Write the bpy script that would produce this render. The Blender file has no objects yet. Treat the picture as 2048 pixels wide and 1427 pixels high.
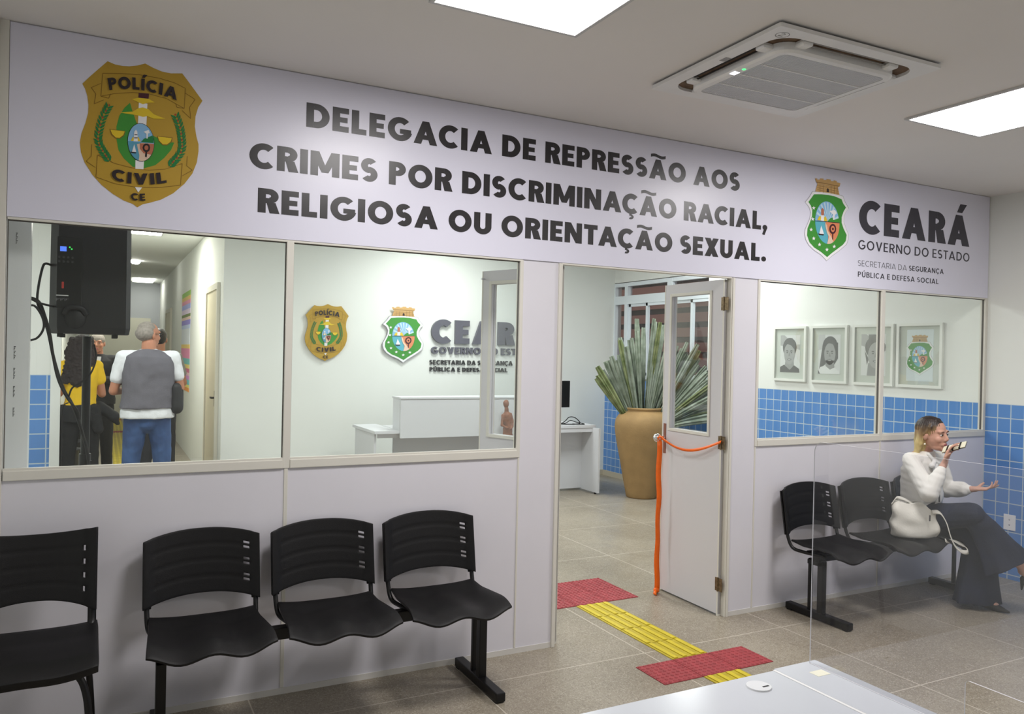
import bpy, bmesh, math, random
from mathutils import Vector, Matrix, noise
R_ = random.Random(7)
SC = bpy.context.scene
COL = SC.collection
rad = math.radians
V = Vector

# ------------------------------------------------------------------ camera
CAM = V((-0.94089, -3.87709, 1.66111)); FPX = 1585.06
YAW, PITCH, ROLL = rad(27.34716), rad(-0.23739), rad(1.23531)
def cam_axes():
    f = V((math.sin(YAW), math.cos(YAW), 0)); r = V((math.cos(YAW), -math.sin(YAW), 0)); u = V((0, 0, 1))
    f2 = f*math.cos(PITCH) + u*math.sin(PITCH); u2 = -f*math.sin(PITCH) + u*math.cos(PITCH)
    return r*math.cos(ROLL) + u2*math.sin(ROLL), -r*math.sin(ROLL) + u2*math.cos(ROLL), f2
AR, AU, AF = cam_axes()
cd = bpy.data.cameras.new('camera'); co = bpy.data.objects.new('camera', cd); COL.objects.link(co)
co.matrix_world = Matrix(((AR.x, AU.x, -AF.x, CAM.x), (AR.y, AU.y, -AF.y, CAM.y), (AR.z, AU.z, -AF.z, CAM.z), (0, 0, 0, 1)))
cd.sensor_width = 36; cd.lens = FPX/2048*36; cd.clip_start = 0.05; cd.clip_end = 80
SC.camera = co
def at(px, py, Y=0.0):                     # where the sight line of a measured photo point meets the wall plane y = Y
    d = AF + AR*(px-1024)/FPX - AU*(py-713.5)/FPX
    return CAM + d*((Y-CAM.y)/d.y)

# ------------------------------------------------------------------ world, exposure, lights
w = bpy.data.worlds.new('world'); SC.world = w; w.use_nodes = True
w.node_tree.nodes['Background'].inputs[0].default_value = (0.55, 0.5, 0.48, 1)
w.node_tree.nodes['Background'].inputs[1].default_value = 0.9
SC.view_settings.view_transform = 'Standard'; SC.view_settings.look = 'None'
SC.view_settings.gamma = 1; SC.view_settings.use_curve_mapping = False
SC.view_settings.exposure = 0.12
L_FRONT = 31      # emission of the front room ceiling panels
L_BACK = 31        # lobby panels
L_CORR = 42

# ------------------------------------------------------------------ helpers
def s2l(c): return c/12.92 if c <= .04045 else ((c+.055)/1.055)**2.4
def rgb(r, g, b): return (s2l(r/255), s2l(g/255), s2l(b/255), 1)
MATS = {}
def mat(name, col, rough=.5, metal=0, spec=.5, noise_amt=0, noise_scale=8, bump=0, bump_scale=60, emit=0, coat=0, aniso=None, col2=None, sheen=0, sub=0):
    if name in MATS: return MATS[name]
    m = bpy.data.materials.new(name); m.use_nodes = True; nt = m.node_tree; b = nt.nodes['Principled BSDF']
    b.inputs['Base Color'].default_value = col; b.inputs['Roughness'].default_value = rough
    b.inputs['Metallic'].default_value = metal; b.inputs['Specular IOR Level'].default_value = spec
    b.inputs['Coat Weight'].default_value = coat
    b.inputs['Subsurface Weight'].default_value = sub
    if sub: b.inputs['Subsurface Scale'].default_value = .01
    if emit:
        b.inputs['Emission Color'].default_value = col; b.inputs['Emission Strength'].default_value = emit
    tc = nt.nodes.new('ShaderNodeTexCoord')
    if noise_amt or col2:
        n = nt.nodes.new('ShaderNodeTexNoise'); n.inputs['Scale'].default_value = noise_scale; n.inputs['Detail'].default_value = 6
        nt.links.new(tc.outputs['Object'], n.inputs['Vector'])
        mx = nt.nodes.new('ShaderNodeMix'); mx.data_type = 'RGBA'
        k = 1-noise_amt
        mx.inputs[6].default_value = col2 or (col[0]*k, col[1]*k, col[2]*k, 1)
        mx.inputs[7].default_value = col
        rp = nt.nodes.new('ShaderNodeValToRGB'); rp.color_ramp.elements[0].position = .35; rp.color_ramp.elements[1].position = .65
        nt.links.new(n.outputs['Fac'], rp.inputs[0]); nt.links.new(rp.outputs[0], mx.inputs[0])
        nt.links.new(mx.outputs[2], b.inputs['Base Color'])
    if bump:
        n2 = nt.nodes.new('ShaderNodeTexNoise'); n2.inputs['Scale'].default_value = bump_scale; n2.inputs['Detail'].default_value = 4
        nt.links.new(tc.outputs['Object'], n2.inputs['Vector'])
        bp = nt.nodes.new('ShaderNodeBump'); bp.inputs['Strength'].default_value = bump; bp.inputs['Distance'].default_value = .01
        nt.links.new(n2.outputs['Fac'], bp.inputs['Height']); nt.links.new(bp.outputs[0], b.inputs['Normal'])
    MATS[name] = m
    return m

def glass_mat(name, tint=(.982, .995, .988, 1), rough=0.0, dust=0.0, ior=1.5):
    if name in MATS: return MATS[name]
    m = bpy.data.materials.new(name); m.use_nodes = True; nt = m.node_tree; nt.nodes.clear()
    o = nt.nodes.new('ShaderNodeOutputMaterial'); t = nt.nodes.new('ShaderNodeBsdfTransparent'); t.inputs[0].default_value = tint
    g = nt.nodes.new('ShaderNodeBsdfGlossy'); g.inputs['Roughness'].default_value = rough; g.inputs[0].default_value = (1, 1, 1, 1)
    fr = nt.nodes.new('ShaderNodeFresnel'); fr.inputs[0].default_value = ior
    mx = nt.nodes.new('ShaderNodeMixShader'); ge = nt.nodes.new('ShaderNodeNewGeometry'); mi = nt.nodes.new('ShaderNodeMapRange')   # both faces of a thin pane mirror alike
    mi.inputs[3].default_value = ior; mi.inputs[4].default_value = 1/ior
    nt.links.new(ge.outputs['Backfacing'], mi.inputs[0]); nt.links.new(mi.outputs[0], fr.inputs[0])
    nt.links.new(fr.outputs[0], mx.inputs[0]); nt.links.new(t.outputs[0], mx.inputs[1]); nt.links.new(g.outputs[0], mx.inputs[2])
    last = mx
    if dust:
        d = nt.nodes.new('ShaderNodeBsdfDiffuse'); d.inputs[0].default_value = (.8, .8, .85, 1)
        tc = nt.nodes.new('ShaderNodeTexCoord'); n = nt.nodes.new('ShaderNodeTexNoise'); n.inputs['Scale'].default_value = 9; n.inputs['Detail'].default_value = 8
        nt.links.new(tc.outputs['Object'], n.inputs['Vector'])
        mr = nt.nodes.new('ShaderNodeMapRange'); mr.inputs[1].default_value = .3; mr.inputs[2].default_value = .8; mr.inputs[3].default_value = dust*.4; mr.inputs[4].default_value = dust*2
        nt.links.new(n.outputs['Fac'], mr.inputs[0])
        m2 = nt.nodes.new('ShaderNodeMixShader'); nt.links.new(mr.outputs[0], m2.inputs[0])
        nt.links.new(mx.outputs[0], m2.inputs[1]); nt.links.new(d.outputs[0], m2.inputs[2]); last = m2
    nt.links.new(last.outputs[0], o.inputs[0])
    MATS[name] = m
    return m

def grid_mask(nt, coord_out, axis, c0, pitch, g):
    """1 on a grout line of half width g (metres) at c0 + k*pitch along the axis"""
    sp = nt.nodes.new('ShaderNodeSeparateXYZ'); nt.links.new(coord_out, sp.inputs[0])
    def M(op, a, b=None):
        n = nt.nodes.new('ShaderNodeMath'); n.operation = op
        for i, x in enumerate((a, b)):
            if x is None: continue
            if isinstance(x, (int, float)): n.inputs[i].default_value = x
            else: nt.links.new(x, n.inputs[i])
        return n.outputs[0]
    x = M('SUBTRACT', sp.outputs[axis], c0 - pitch/2); x = M('DIVIDE', x, pitch); x = M('FRACT', x); x = M('SUBTRACT', x, .5); x = M('ABSOLUTE', x)
    return M('LESS_THAN', x, g/pitch), M
def tile_mat(name, axis, c0, pitch, z0, zp, ztop, tile, wall, grout, g=.004, jitter=True):
    """glazed tiles below ztop, painted wall above"""
    m = bpy.data.materials.new(name); m.use_nodes = True; nt = m.node_tree; b = nt.nodes['Principled BSDF']
    tc = nt.nodes.new('ShaderNodeTexCoord'); oc = tc.outputs['Object']
    a, M = grid_mask(nt, oc, axis, c0, pitch, g); c, _ = grid_mask(nt, oc, 2, z0, zp, g)
    line = M('MAXIMUM', a, c)
    sp = nt.nodes.new('ShaderNodeSeparateXYZ'); nt.links.new(oc, sp.inputs[0])
    above = M('GREATER_THAN', sp.outputs[2], ztop)
    # per tile tone
    fx = M('FLOOR', M('DIVIDE', M('SUBTRACT', sp.outputs[axis], c0), pitch)); fz = M('FLOOR', M('DIVIDE', M('SUBTRACT', sp.outputs[2], z0), zp))
    cb = nt.nodes.new('ShaderNodeCombineXYZ'); nt.links.new(fx, cb.inputs[0]); nt.links.new(fz, cb.inputs[1])
    wn = nt.nodes.new('ShaderNodeTexWhiteNoise'); nt.links.new(cb.outputs[0], wn.inputs['Vector'])
    def mix(f, A, B):
        n = nt.nodes.new('ShaderNodeMix'); n.data_type = 'RGBA'
        nt.links.new(f, n.inputs[0])
        for i, x in ((6, A), (7, B)):
            if isinstance(x, tuple): n.inputs[i].default_value = x
            else: nt.links.new(x, n.inputs[i])
        return n.outputs[2]
    t2 = (tile[0]*.86, tile[1]*.9, tile[2]*.93, 1)
    c1 = mix(wn.outputs['Value'], tile, t2)
    c2 = mix(line, c1, grout); c3 = mix(above, c2, wall)
    nt.links.new(c3, b.inputs['Base Color'])
    rr = M('ADD', .18, M('MULTIPLY', M('MAXIMUM', line, above), .5)); nt.links.new(rr, b.inputs['Roughness'])
    ins = M('MULTIPLY', M('SUBTRACT', 1, line), 1)
    bp = nt.nodes.new('ShaderNodeBump'); bp.inputs['Strength'].default_value = .35; bp.inputs['Distance'].default_value = .003
    nt.links.new(M('MAXIMUM', ins, above), bp.inputs['Height']); nt.links.new(bp.outputs[0], b.inputs['Normal'])
    return m

class MB:
    """collects shapes with material slots and links them as ONE mesh object"""
    def __init__(s): s.bm = bmesh.new(); s.mats = []
    def mi(s, m):
        if m is None: return 0
        if m not in s.mats: s.mats.append(m)
        return s.mats.index(m)
    def faces(s, verts, faces, m=None, smooth=False):
        vs = [s.bm.verts.new(v) for v in verts]; i = s.mi(m); out = []
        for f in faces:
            try:
                fc = s.bm.faces.new([vs[k] for k in f]); fc.material_index = i; fc.smooth = smooth; out.append(fc)
            except ValueError: pass
        return vs, out
    def box(s, lo, hi, m=None, bev=0, M=None):
        x0, y0, z0 = lo; x1, y1, z1 = hi
        P = [(x0,y0,z0),(x1,y0,z0),(x1,y1,z0),(x0,y1,z0),(x0,y0,z1),(x1,y0,z1),(x1,y1,z1),(x0,y1,z1)]
        if M is not None: P = [M @ V(p) for p in P]
        vs, fs = s.faces(P, [(0,3,2,1),(4,5,6,7),(0,1,5,4),(1,2,6,5),(2,3,7,6),(3,0,4,7)], m)
        if bev:
            es = list({e for f in fs for e in f.edges})
            r = bmesh.ops.bevel(s.bm, geom=es, offset=bev, segments=2, affect='EDGES', profile=.6)
            for f in r['faces']: f.material_index = s.mi(m)
        return s
    def cyl(s, p0, p1, r0, r1=None, m=None, n=16, caps=True, smooth=True):
        r1 = r0 if r1 is None else r1; p0, p1 = V(p0), V(p1); d = (p1-p0).normalized(); a = d.orthogonal().normalized(); b = d.cross(a)
        P = []
        for p, r in ((p0, r0), (p1, r1)):
            for k in range(n):
                t = 2*math.pi*k/n; P.append(p + (a*math.cos(t)+b*math.sin(t))*r)
        F = [(k, (k+1) % n, n+(k+1) % n, n+k) for k in range(n)]
        s.faces(P, F, m, smooth)
        if caps: 
            s.faces(P[:n], [tuple(range(n-1, -1, -1))], m); s.faces(P[n:], [tuple(range(n))], m)
        return s
    def tube(s, pts, r, m=None, n=10, caps=True):
        pts = [V(p) for p in pts]; rs = r if isinstance(r, (list, tuple)) else [r]*len(pts)
        rings = []; prev = None
        for i, p in enumerate(pts):
            d = (pts[min(i+1, len(pts)-1)]-pts[max(i-1, 0)]).normalized()
            a = d.orthogonal().normalized() if prev is None else (prev - d*prev.dot(d)).normalized()
            prev = a; b = d.cross(a)
            rings.append([p+(a*math.cos(2*math.pi*k/n)+b*math.sin(2*math.pi*k/n))*rs[i] for k in range(n)])
        P = [v for q in rings for v in q]; F = []
        for i in range(len(pts)-1):
            for k in range(n): F.append((i*n+k, i*n+(k+1) % n, (i+1)*n+(k+1) % n, (i+1)*n+k))
        vs, fs = s.faces(P, F, m, True)
        if caps:
            i = s.mi(m)
            for lst in (vs[:n][::-1], vs[-n:]):
                f = s.bm.faces.new(lst); f.material_index = i
        return s
    def lathe(s, prof, c=(0,0,0), m=None, n=40):
        c = V(c); P = []
        for r, z in prof:
            for k in range(n):
                t = 2*math.pi*k/n; P.append(c+V((r*math.cos(t), r*math.sin(t), z)))
        F = []
        for i in range(len(prof)-1):
            for k in range(n): F.append((i*n+k, i*n+(k+1) % n, (i+1)*n+(k+1) % n, (i+1)*n+k))
        s.faces(P, F, m, True); return s
    def ell(s, c, rxyz, m=None, rot=None, seg=16, ring=10):
        Mx = Matrix.Translation(V(c)) @ (rot.to_4x4() if rot is not None else Matrix()) @ Matrix.Diagonal((*rxyz, 1))
        P = [V((0,0,1))]
        for i in range(1, ring):
            a = math.pi*i/ring
            for k in range(seg): P.append(V((math.sin(a)*math.cos(2*math.pi*k/seg), math.sin(a)*math.sin(2*math.pi*k/seg), math.cos(a))))
        P.append(V((0,0,-1))); F = [(0, 1+k, 1+(k+1) % seg) for k in range(seg)]
        for i in range(ring-2):
            for k in range(seg):
                a = 1+i*seg; F.append((a+k, a+seg+k, a+seg+(k+1) % seg, a+(k+1) % seg))
        l = len(P)-1; a = 1+(ring-2)*seg; F += [(a+k, l, a+(k+1) % seg) for k in range(seg)]
        s.faces([Mx @ p for p in P], F, m, True); return s
    def cap(s, p0, p1, r0, r1, m=None):
        """tapered capsule: for growing bodies"""
        p0, p1 = V(p0), V(p1); n = 14; d = p1-p0; L = d.length; d = d.normalized(); a = d.orthogonal().normalized(); b = d.cross(a); rings = []
        for i in range(1, 5): t = math.pi/2*(1-i/4); rings.append((p0-d*r0*math.sin(t), r0*math.cos(t)))
        for i in range(0, 4): t = math.pi/2*i/4; rings.append((p1+d*r1*math.sin(t), r1*math.cos(t)))
        P = [p0-d*r0]+[c+(a*math.cos(2*math.pi*k/n)+b*math.sin(2*math.pi*k/n))*r for c, r in rings for k in range(n)]+[p1+d*r1]
        F = [(0, 1+(k+1) % n, 1+k) for k in range(n)]
        for i in range(len(rings)-1):
            q = 1+i*n
            for k in range(n): F.append((q+k, q+(k+1) % n, q+n+(k+1) % n, q+n+k))
        l = len(P)-1; q = 1+(len(rings)-1)*n; F += [(q+k, q+(k+1) % n, l) for k in range(n)]
        s.faces(P, F, m, True); return s
    def loft(s, Mx, rings, m=None, n=28, e=.85):
        """closed stack of rounded rings (x, y, z, rx, ry) in the frame Mx"""
        P = []
        for x, y, z, rx, ry in rings:
            for k in range(n):
                a = 2*math.pi*k/n; ca, sa = math.cos(a), math.sin(a)
                P.append(Mx @ V((x+rx*math.copysign(abs(ca)**e, ca), y+ry*math.copysign(abs(sa)**e, sa), z)))
        F = [(j*n+k, j*n+(k+1) % n, (j+1)*n+(k+1) % n, (j+1)*n+k) for j in range(len(rings)-1) for k in range(n)]+[tuple(range(n-1, -1, -1)), tuple(range((len(rings)-1)*n, len(rings)*n))]
        s.faces(P, F, m, True); return s
    def poly(s, pts, m=None, depth=None):
        """flat polygon; with depth (a vector) an extruded slab"""
        pts = [V(p) for p in pts]
        if depth is None: s.faces(pts, [tuple(range(len(pts)))], m); return s
        d = V(depth); n = len(pts)
        s.faces(pts+[p+d for p in pts], [tuple(range(n)), tuple(range(2*n-1, n-1, -1))]+[(k, k+n, (k+1) % n+n, (k+1) % n) for k in range(n)], m)
        return s
    def build(s, name, m=None, parent=None, loc=None, fix=True, smooth=None):
        if fix: bmesh.ops.recalc_face_normals(s.bm, faces=s.bm.faces)
        me = bpy.data.meshes.new(name); s.bm.to_mesh(me); s.bm.free()
        ms = s.mats[:]
        if m is not None and (not ms or ms == [None]): ms = [m]
        ms = [x if x is not None else m for x in ms]
        for x in ms: me.materials.append(x)
        if smooth is not None:
            for p in me.polygons: p.use_smooth = smooth
        o = bpy.data.objects.new(name, me); COL.objects.link(o)
        if loc is not None: o.location = loc
        if parent is not None:
            o.parent = parent
            if loc is None: o.matrix_parent_inverse = PINV(parent)
        return o
def world_of(o):
    M = Matrix.LocRotScale(o.location, o.rotation_euler, o.scale)
    return (world_of(o.parent) @ o.matrix_parent_inverse @ M) if o.parent else M
def PINV(parent): return world_of(parent).inverted()
def tag(o, label=None, cat=None, group=None, kind=None):
    if label: o['label'] = label
    if cat: o['category'] = cat
    if group: o['group'] = group
    if kind: o['kind'] = kind
    return o
def thing(name, label, cat, loc=(0,0,0), group=None):
    o = bpy.data.objects.new(name, None); COL.objects.link(o); o.location = loc; o.empty_display_size = .1
    return tag(o, label, cat, group)
def struct(o): o['kind'] = 'structure'; return o
def copy_tree(o, parent=None):
    c = o.copy(); COL.objects.link(c)
    if parent is not None: c.parent = parent
    for ch in list(o.children): copy_tree(ch, c)
    return c
def bez(p, n=12):
    """smooth curve through points (Catmull-Rom)"""
    p = [V(q) for q in p]; P = [p[0]*2-p[1]]+p+[p[-1]*2-p[-2]]; out = []
    for i in range(1, len(P)-2):
        for k in range(n):
            t = k/n; a, b, c, d = P[i-1], P[i], P[i+1], P[i+2]
            out.append(.5*((2*b)+(c-a)*t+(2*a-5*b+4*c-d)*t*t+(3*b-3*c+d-a)*t**3))
    out.append(p[-1]); return out
def remesh(mb, name, m, parent, voxel=.006, smooth=6, wr=0, wr_scale=18, paint=None, mats=None, seed=0, fold=None):
    bmesh.ops.recalc_face_normals(mb.bm, faces=mb.bm.faces)
    me = bpy.data.meshes.new('tmp'); mb.bm.to_mesh(me); mb.bm.free()
    o = bpy.data.objects.new('tmp', me); COL.objects.link(o)
    r = o.modifiers.new('r', 'REMESH'); r.mode = 'VOXEL'; r.voxel_size = voxel; r.adaptivity = 0
    s = o.modifiers.new('s', 'SMOOTH'); s.factor = .5; s.iterations = smooth
    dg = bpy.context.evaluated_depsgraph_get(); me2 = bpy.data.meshes.new_from_object(o.evaluated_get(dg))
    bpy.data.objects.remove(o); bpy.data.meshes.remove(me)
    me2.name = name; me2.materials.clear()
    for x in (mats or [m]): me2.materials.append(x)
    if wr or fold:
        nr = [v.normal.copy() for v in me2.vertices]
        for v, n in zip(me2.vertices, nr):
            d = 0
            if wr:
                q = v.co*wr_scale+V((seed, 0, 0)); d = (noise.noise(q)+.5*noise.noise(q*2.1))*wr
            if fold: d += fold(v.co)
            v.co += n*d
    for p in me2.polygons:
        p.use_smooth = True
        if paint: p.material_index = paint(p.center)
    o = bpy.data.objects.new(name, me2); COL.objects.link(o)
    if parent is not None: o.parent = parent; o.matrix_parent_inverse = PINV(parent)
    return o

# ------------------------------------------------------------------ materials
M_panel = mat('laminate_panel', rgb(226, 224, 232), .42, noise_amt=.03, noise_scale=2.5)
M_banner = mat('banner_vinyl', rgb(226, 225, 241), .32, spec=.5)
M_ink = mat('banner_black_ink', rgb(38, 35, 38), .32, spec=.5)
M_ink2 = mat('banner_slate_ink', rgb(62, 60, 70), .38)
M_frame = mat('beige_aluminium', rgb(222, 219, 210), .4, spec=.5)
M_seal = mat('dark_seal', rgb(90, 86, 82), .6)
M_ceil = mat('ceiling_paint', rgb(238, 234, 231), .85, noise_amt=.03, noise_scale=1.2)
M_white = mat('white_wall_paint', rgb(232, 235, 231), .75, noise_amt=.02, noise_scale=2)
M_pvc = mat('white_pvc', rgb(244, 246, 248), .35)
M_plaster = mat('rough_plaster', rgb(222, 220, 214), .85, bump=.5, bump_scale=30, noise_amt=.1, noise_scale=14)
M_black = mat('black_polypropylene', rgb(17, 16, 18), .5, spec=.35, bump=.12, bump_scale=400)
M_blackmetal = mat('black_painted_steel', rgb(11, 10, 12), .4, spec=.4)
M_rubber = mat('black_rubber', rgb(20, 20, 20), .7)
M_glass = glass_mat('window_glass')
M_doorglass = glass_mat('door_glass', (.95, .96, .96, 1))
M_acry = glass_mat('acrylic', (.975, .975, .985, 1), dust=.011)
M_acry_edge = mat('acrylic_polished_edge', rgb(240, 240, 245), .3)
M_door = mat('grey_white_door_laminate', rgb(214, 212, 216), .45)
M_chrome = mat('chrome', rgb(220, 220, 222), .12, metal=1)
M_brass = mat('aged_brass', rgb(140, 122, 96), .4, metal=.8, noise_amt=.4, noise_scale=60)
M_orange = mat('orange_satin_ribbon', rgb(255, 112, 8), .45, noise_amt=.06, noise_scale=30)
M_clay = mat('fired_clay', rgb(158, 128, 84), .75, noise_amt=.14, noise_scale=7, bump=.2, bump_scale=50)
M_desk = mat('grey_laminate', rgb(216, 218, 222), .4)
M_table = mat('white_glossy_laminate', rgb(203, 207, 215), .22)
M_alu = mat('white_window_aluminium', rgb(226, 234, 240), .35)
M_redt = mat('red_tactile_rubber', rgb(168, 62, 68), .6, noise_amt=.25, noise_scale=25)
M_yelt = mat('yellow_tactile_rubber', rgb(192, 172, 40), .55, noise_amt=.2, noise_scale=25)
M_yelb = mat('yellow_tactile_bar', rgb(212, 192, 36), .5, noise_amt=.1, noise_scale=25)
def emis(name, col, st):
    m = bpy.data.materials.new(name); m.use_nodes = True; nt = m.node_tree; nt.nodes.clear()
    e = nt.nodes.new('ShaderNodeEmission'); o = nt.nodes.new('ShaderNodeOutputMaterial'); e.inputs[0].default_value = col; e.inputs[1].default_value = st
    nt.links.new(e.outputs[0], o.inputs[0]); return m
E_front = emis('led_panel_front', (1, .97, .955, 1), L_FRONT)
E_back = emis('led_panel_lobby', (.97, 1, .975, 1), L_BACK)
E_corr = emis('led_tube_corridor', (1, .97, .88, 1), L_CORR)

# floor: polished granilite slabs with pale joints
def floor_mat():
    m = bpy.data.materials.new('granilite_floor'); m.use_nodes = True; nt = m.node_tree; b = nt.nodes['Principled BSDF']
    tc = nt.nodes.new('ShaderNodeTexCoord'); oc = tc.outputs['Object']
    a, M = grid_mask(nt, oc, 0, .745, 1.045, .0032); c, _ = grid_mask(nt, oc, 1, -.293, .945, .0032)
    line = M('MAXIMUM', a, c)
    def nz(sc, det, lo, hi):
        n = nt.nodes.new('ShaderNodeTexNoise'); n.inputs['Scale'].default_value = sc; n.inputs['Detail'].default_value = det
        nt.links.new(oc, n.inputs['Vector']); r = nt.nodes.new('ShaderNodeMapRange'); r.inputs[1].default_value = lo; r.inputs[2].default_value = hi
        nt.links.new(n.outputs['Fac'], r.inputs[0]); return r.outputs[0]
    def mix(f, A, B):
        n = nt.nodes.new('ShaderNodeMix'); n.data_type = 'RGBA'
        if isinstance(f, float): n.inputs[0].default_value = f
        else: nt.links.new(f, n.inputs[0])
        for i, x in ((6, A), (7, B)):
            if isinstance(x, tuple): n.inputs[i].default_value = x
            else: nt.links.new(x, n.inputs[i])
        return n.outputs[2]
    base = mix(nz(1.1, 4, .35, .65), rgb(140, 131, 116), rgb(158, 149, 133))
    vo = nt.nodes.new('ShaderNodeTexVoronoi'); vo.inputs['Scale'].default_value = 190; nt.links.new(oc, vo.inputs['Vector'])
    vs = nt.nodes.new('ShaderNodeSeparateColor'); nt.links.new(vo.outputs['Color'], vs.inputs[0])
    sp1 = M('GREATER_THAN', vs.outputs[0], .80); sp2 = M('GREATER_THAN', vs.outputs[1], .84)
    c1 = mix(M('MULTIPLY', sp1, .38), base, rgb(96, 84, 70)); c2 = mix(M('MULTIPLY', sp2, .38), c1, rgb(205, 198, 184))
    c3 = mix(M('MULTIPLY', nz(26, 6, .5, .8), .25), c2, rgb(104, 92, 76))
    c4 = mix(line, c3, rgb(198, 190, 176))
    nt.links.new(c4, b.inputs['Base Color'])
    nt.links.new(M('ADD', M('MULTIPLY', nz(4, 5, .3, .7), .14), .3), b.inputs['Roughness'])
    return m
M_floor = floor_mat()
TILE = rgb(98, 146, 210); GROUT = rgb(188, 204, 216); WHITE = rgb(232, 234, 230)
M_tile_right = tile_mat('blue_tiled_right_wall', 1, .001, .1018, 1.35, .1095, 1.35, TILE, WHITE, GROUT)
M_tile_left = tile_mat('blue_tiled_left_wall', 0, -1.43, .15, 1.348, .149, 1.348, TILE, WHITE, GROUT, g=.006)

# ------------------------------------------------------------------ measured places
XL, X2, X3, XJ = -1.298, -.146, 1.118, 1.372       # partition: left end, window post, pier, door jamb
XK, X5, X6, XR = 2.640, 2.873, 4.089, 5.322        # right jamb, window, window post, right wall
ZT, ZB, ZS = 2.991, 2.180, 1.133                   # ceiling, banner foot, sill
YB = 5.38                                          # lobby back wall
HC = 3.12                                          # lobby ceiling

# ------------------------------------------------------------------ setting
b = MB(); b.box((-1.7, -6.5, -.1), (XR+.5, 17, 0)); struct(b.build('floor', M_floor))
b = MB(); b.box((-1.7, -6.5, ZT), (XR+.2, 0.02, ZT+.1)); struct(b.build('ceiling', M_ceil))
b = MB(); b.box((-2.6, 0.05, HC), (XR+.2, YB+.1, HC+.1)); b.box((-1.7, YB+.1, HC), (.4, 17, HC+.1)); struct(b.build('ceiling', M_white))
# right wall: thick tiled part, recessed above the tiles where the window sits
b = MB(); b.box((XR, -6.5, 0), (XR+.13, 3.28, HC)); b.box((XR, 3.28, 0), (XR+.13, YB, 1.35))
b.box((XR+.13, 3.28, 2.68), (XR+.25, YB+.1, HC)); b.box((XR+.13, 3.0, 1.2), (XR+.25, 3.32, HC)); b.box((XR+.131, 3.28, 0), (XR+.25, YB+.1, 1.345))
struct(b.build('wall_right', M_tile_right))
b = MB(); b.box((.24, YB, 0), (XR+.25, YB+.1, HC)); struct(b.build('wall_back', M_white))
b = MB(); b.box((-2.6, YB, 0), (-1.40, YB+.1, HC)); struct(b.build('wall_back_left', M_tile_left))
b = MB(); b.box((.24, YB+.1, 0), (.34, 17, HC)); struct(b.build('wall_corridor_right', M_white))
b = MB(); b.box((-1.5, YB+.1, 0), (-1.40, 17, HC)); struct(b.build('wall_corridor_left', M_white))
b = MB(); b.box((-1.5, 16.4, 0), (.34, 16.5, HC)); struct(b.build('wall_corridor_end', mat('grey_wall_paint', rgb(196, 200, 206), .7)))
b = MB(); b.box((-1.7, -6.6, 0), (XR+.2, -6.5, ZT)); struct(b.build('wall_rear', M_white))
b = MB(); b.box((-1.7, -6.5, 0), (-1.6, 0, ZT)); struct(b.build('wall_left', M_white))
b = MB(); b.box((-2.6, .05, 0), (-2.5, YB, HC)); struct(b.build('wall_lobby_left', M_white))
b = MB(); b.box((-1.6, -.03, 0), (-1.338, .10, ZT)); struct(b.build('wall_column', M_plaster))
b = MB(); b.box((-2.5, .05, 0), (-1.6, .15, HC)); struct(b.build('wall_column_rear', M_white))
b = MB(); b.box((.24, YB-.015, 0), (XR, YB, .07)); struct(b.build('baseboard_back', mat('beige_baseboard', rgb(196, 188, 170), .6)))
b = MB(); b.box((XR-.015, .04, 0), (XR, YB-.015, .07)); struct(b.build('baseboard_right', MATS['beige_baseboard']))
# partition
T0, T1 = 0.0, .036
b = MB()
for x0, x1, z0, z1 in ((XL-.04, X2, 0, ZS-.045), (X2, X3, 0, ZS-.045), (X3, XJ, 0, ZB), (XK+.012, X5, 0, ZB), (X5, X6, 0, ZS-.045), (X6, XR, 0, ZS-.045)):
    b.box((x0+.002, T0+.003, z0+.03), (x1-.002, T1-.003, z1))
b.box((XL-.04, T0+.003, ZB), (XR, T1-.003, HC))
struct(b.build('wall_front', M_panel))
b = MB()                                        # skirting rail
for x0, x1 in ((XL-.04, XJ), (XK+.01, XR)): b.box((x0, T0-.001, 0), (x1, T1+.001, .03))
struct(b.build('baseboard_front', mat('pale_skirting', rgb(222, 219, 214), .45, noise_amt=.08, noise_scale=6)))
tn = 0
def trim(boxes, m=M_frame, bev=.002):
    global tn; tn += 1; b = MB()
    for lo, hi in boxes: b.box(lo, hi, None, bev)
    return struct(b.build('trim_%d' % tn, m))
trim([((XL-.04, -.006, 0), (XL-.004, T1+.006, ZT))])                       # left end post
trim([((X2-.017, -.004, ZS-.045), (X2+.017, T1+.004, ZB))]); trim([((X2-.009, -.0015, .032), (X2+.009, T1+.002, ZS-.045))])
trim([((X3-.014, -.004, ZS-.045), (X3+.006, T1+.004, ZB))]); trim([((X3-.005, -.0015, .032), (X3+.005, T1+.002, ZS-.045))])
trim([((XJ-.022, -.010, 0), (XJ-.004, T1+.010, ZB)), ((XJ-.004, -.004, 0), (XJ+.004, T1+.004, ZB))])
trim([((XK+.004, -.010, 0), (XK+.022, T1+.010, ZB)), ((XK-.004, -.004, 0), (XK+.004, T1+.004, ZB))])
trim([((X5-.006, -.004, ZS-.045), (X5+.014, T1+.004, ZB))]); trim([((X5-.005, -.0015, .032), (X5+.005, T1+.002, ZS-.045))])
trim([((X6-.018, -.004, ZS-.045), (X6+.018, T1+.004, ZB))]); trim([((X6-.006, -.0015, .032), (X6+.006, T1+.002, ZS-.045))])
trim([((XR-.03, -.004, ZS-.045), (XR, T1+.004, ZB))])
trim([((XL, -.003, ZB-.007), (X3, T1+.003, ZB+.004))]); trim([((X5, -.003, ZB-.007), (XR, T1+.003, ZB+.004))])
trim([((XJ, -.003, ZB-.007), (XK, T1+.003, ZB+.004))])
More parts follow.
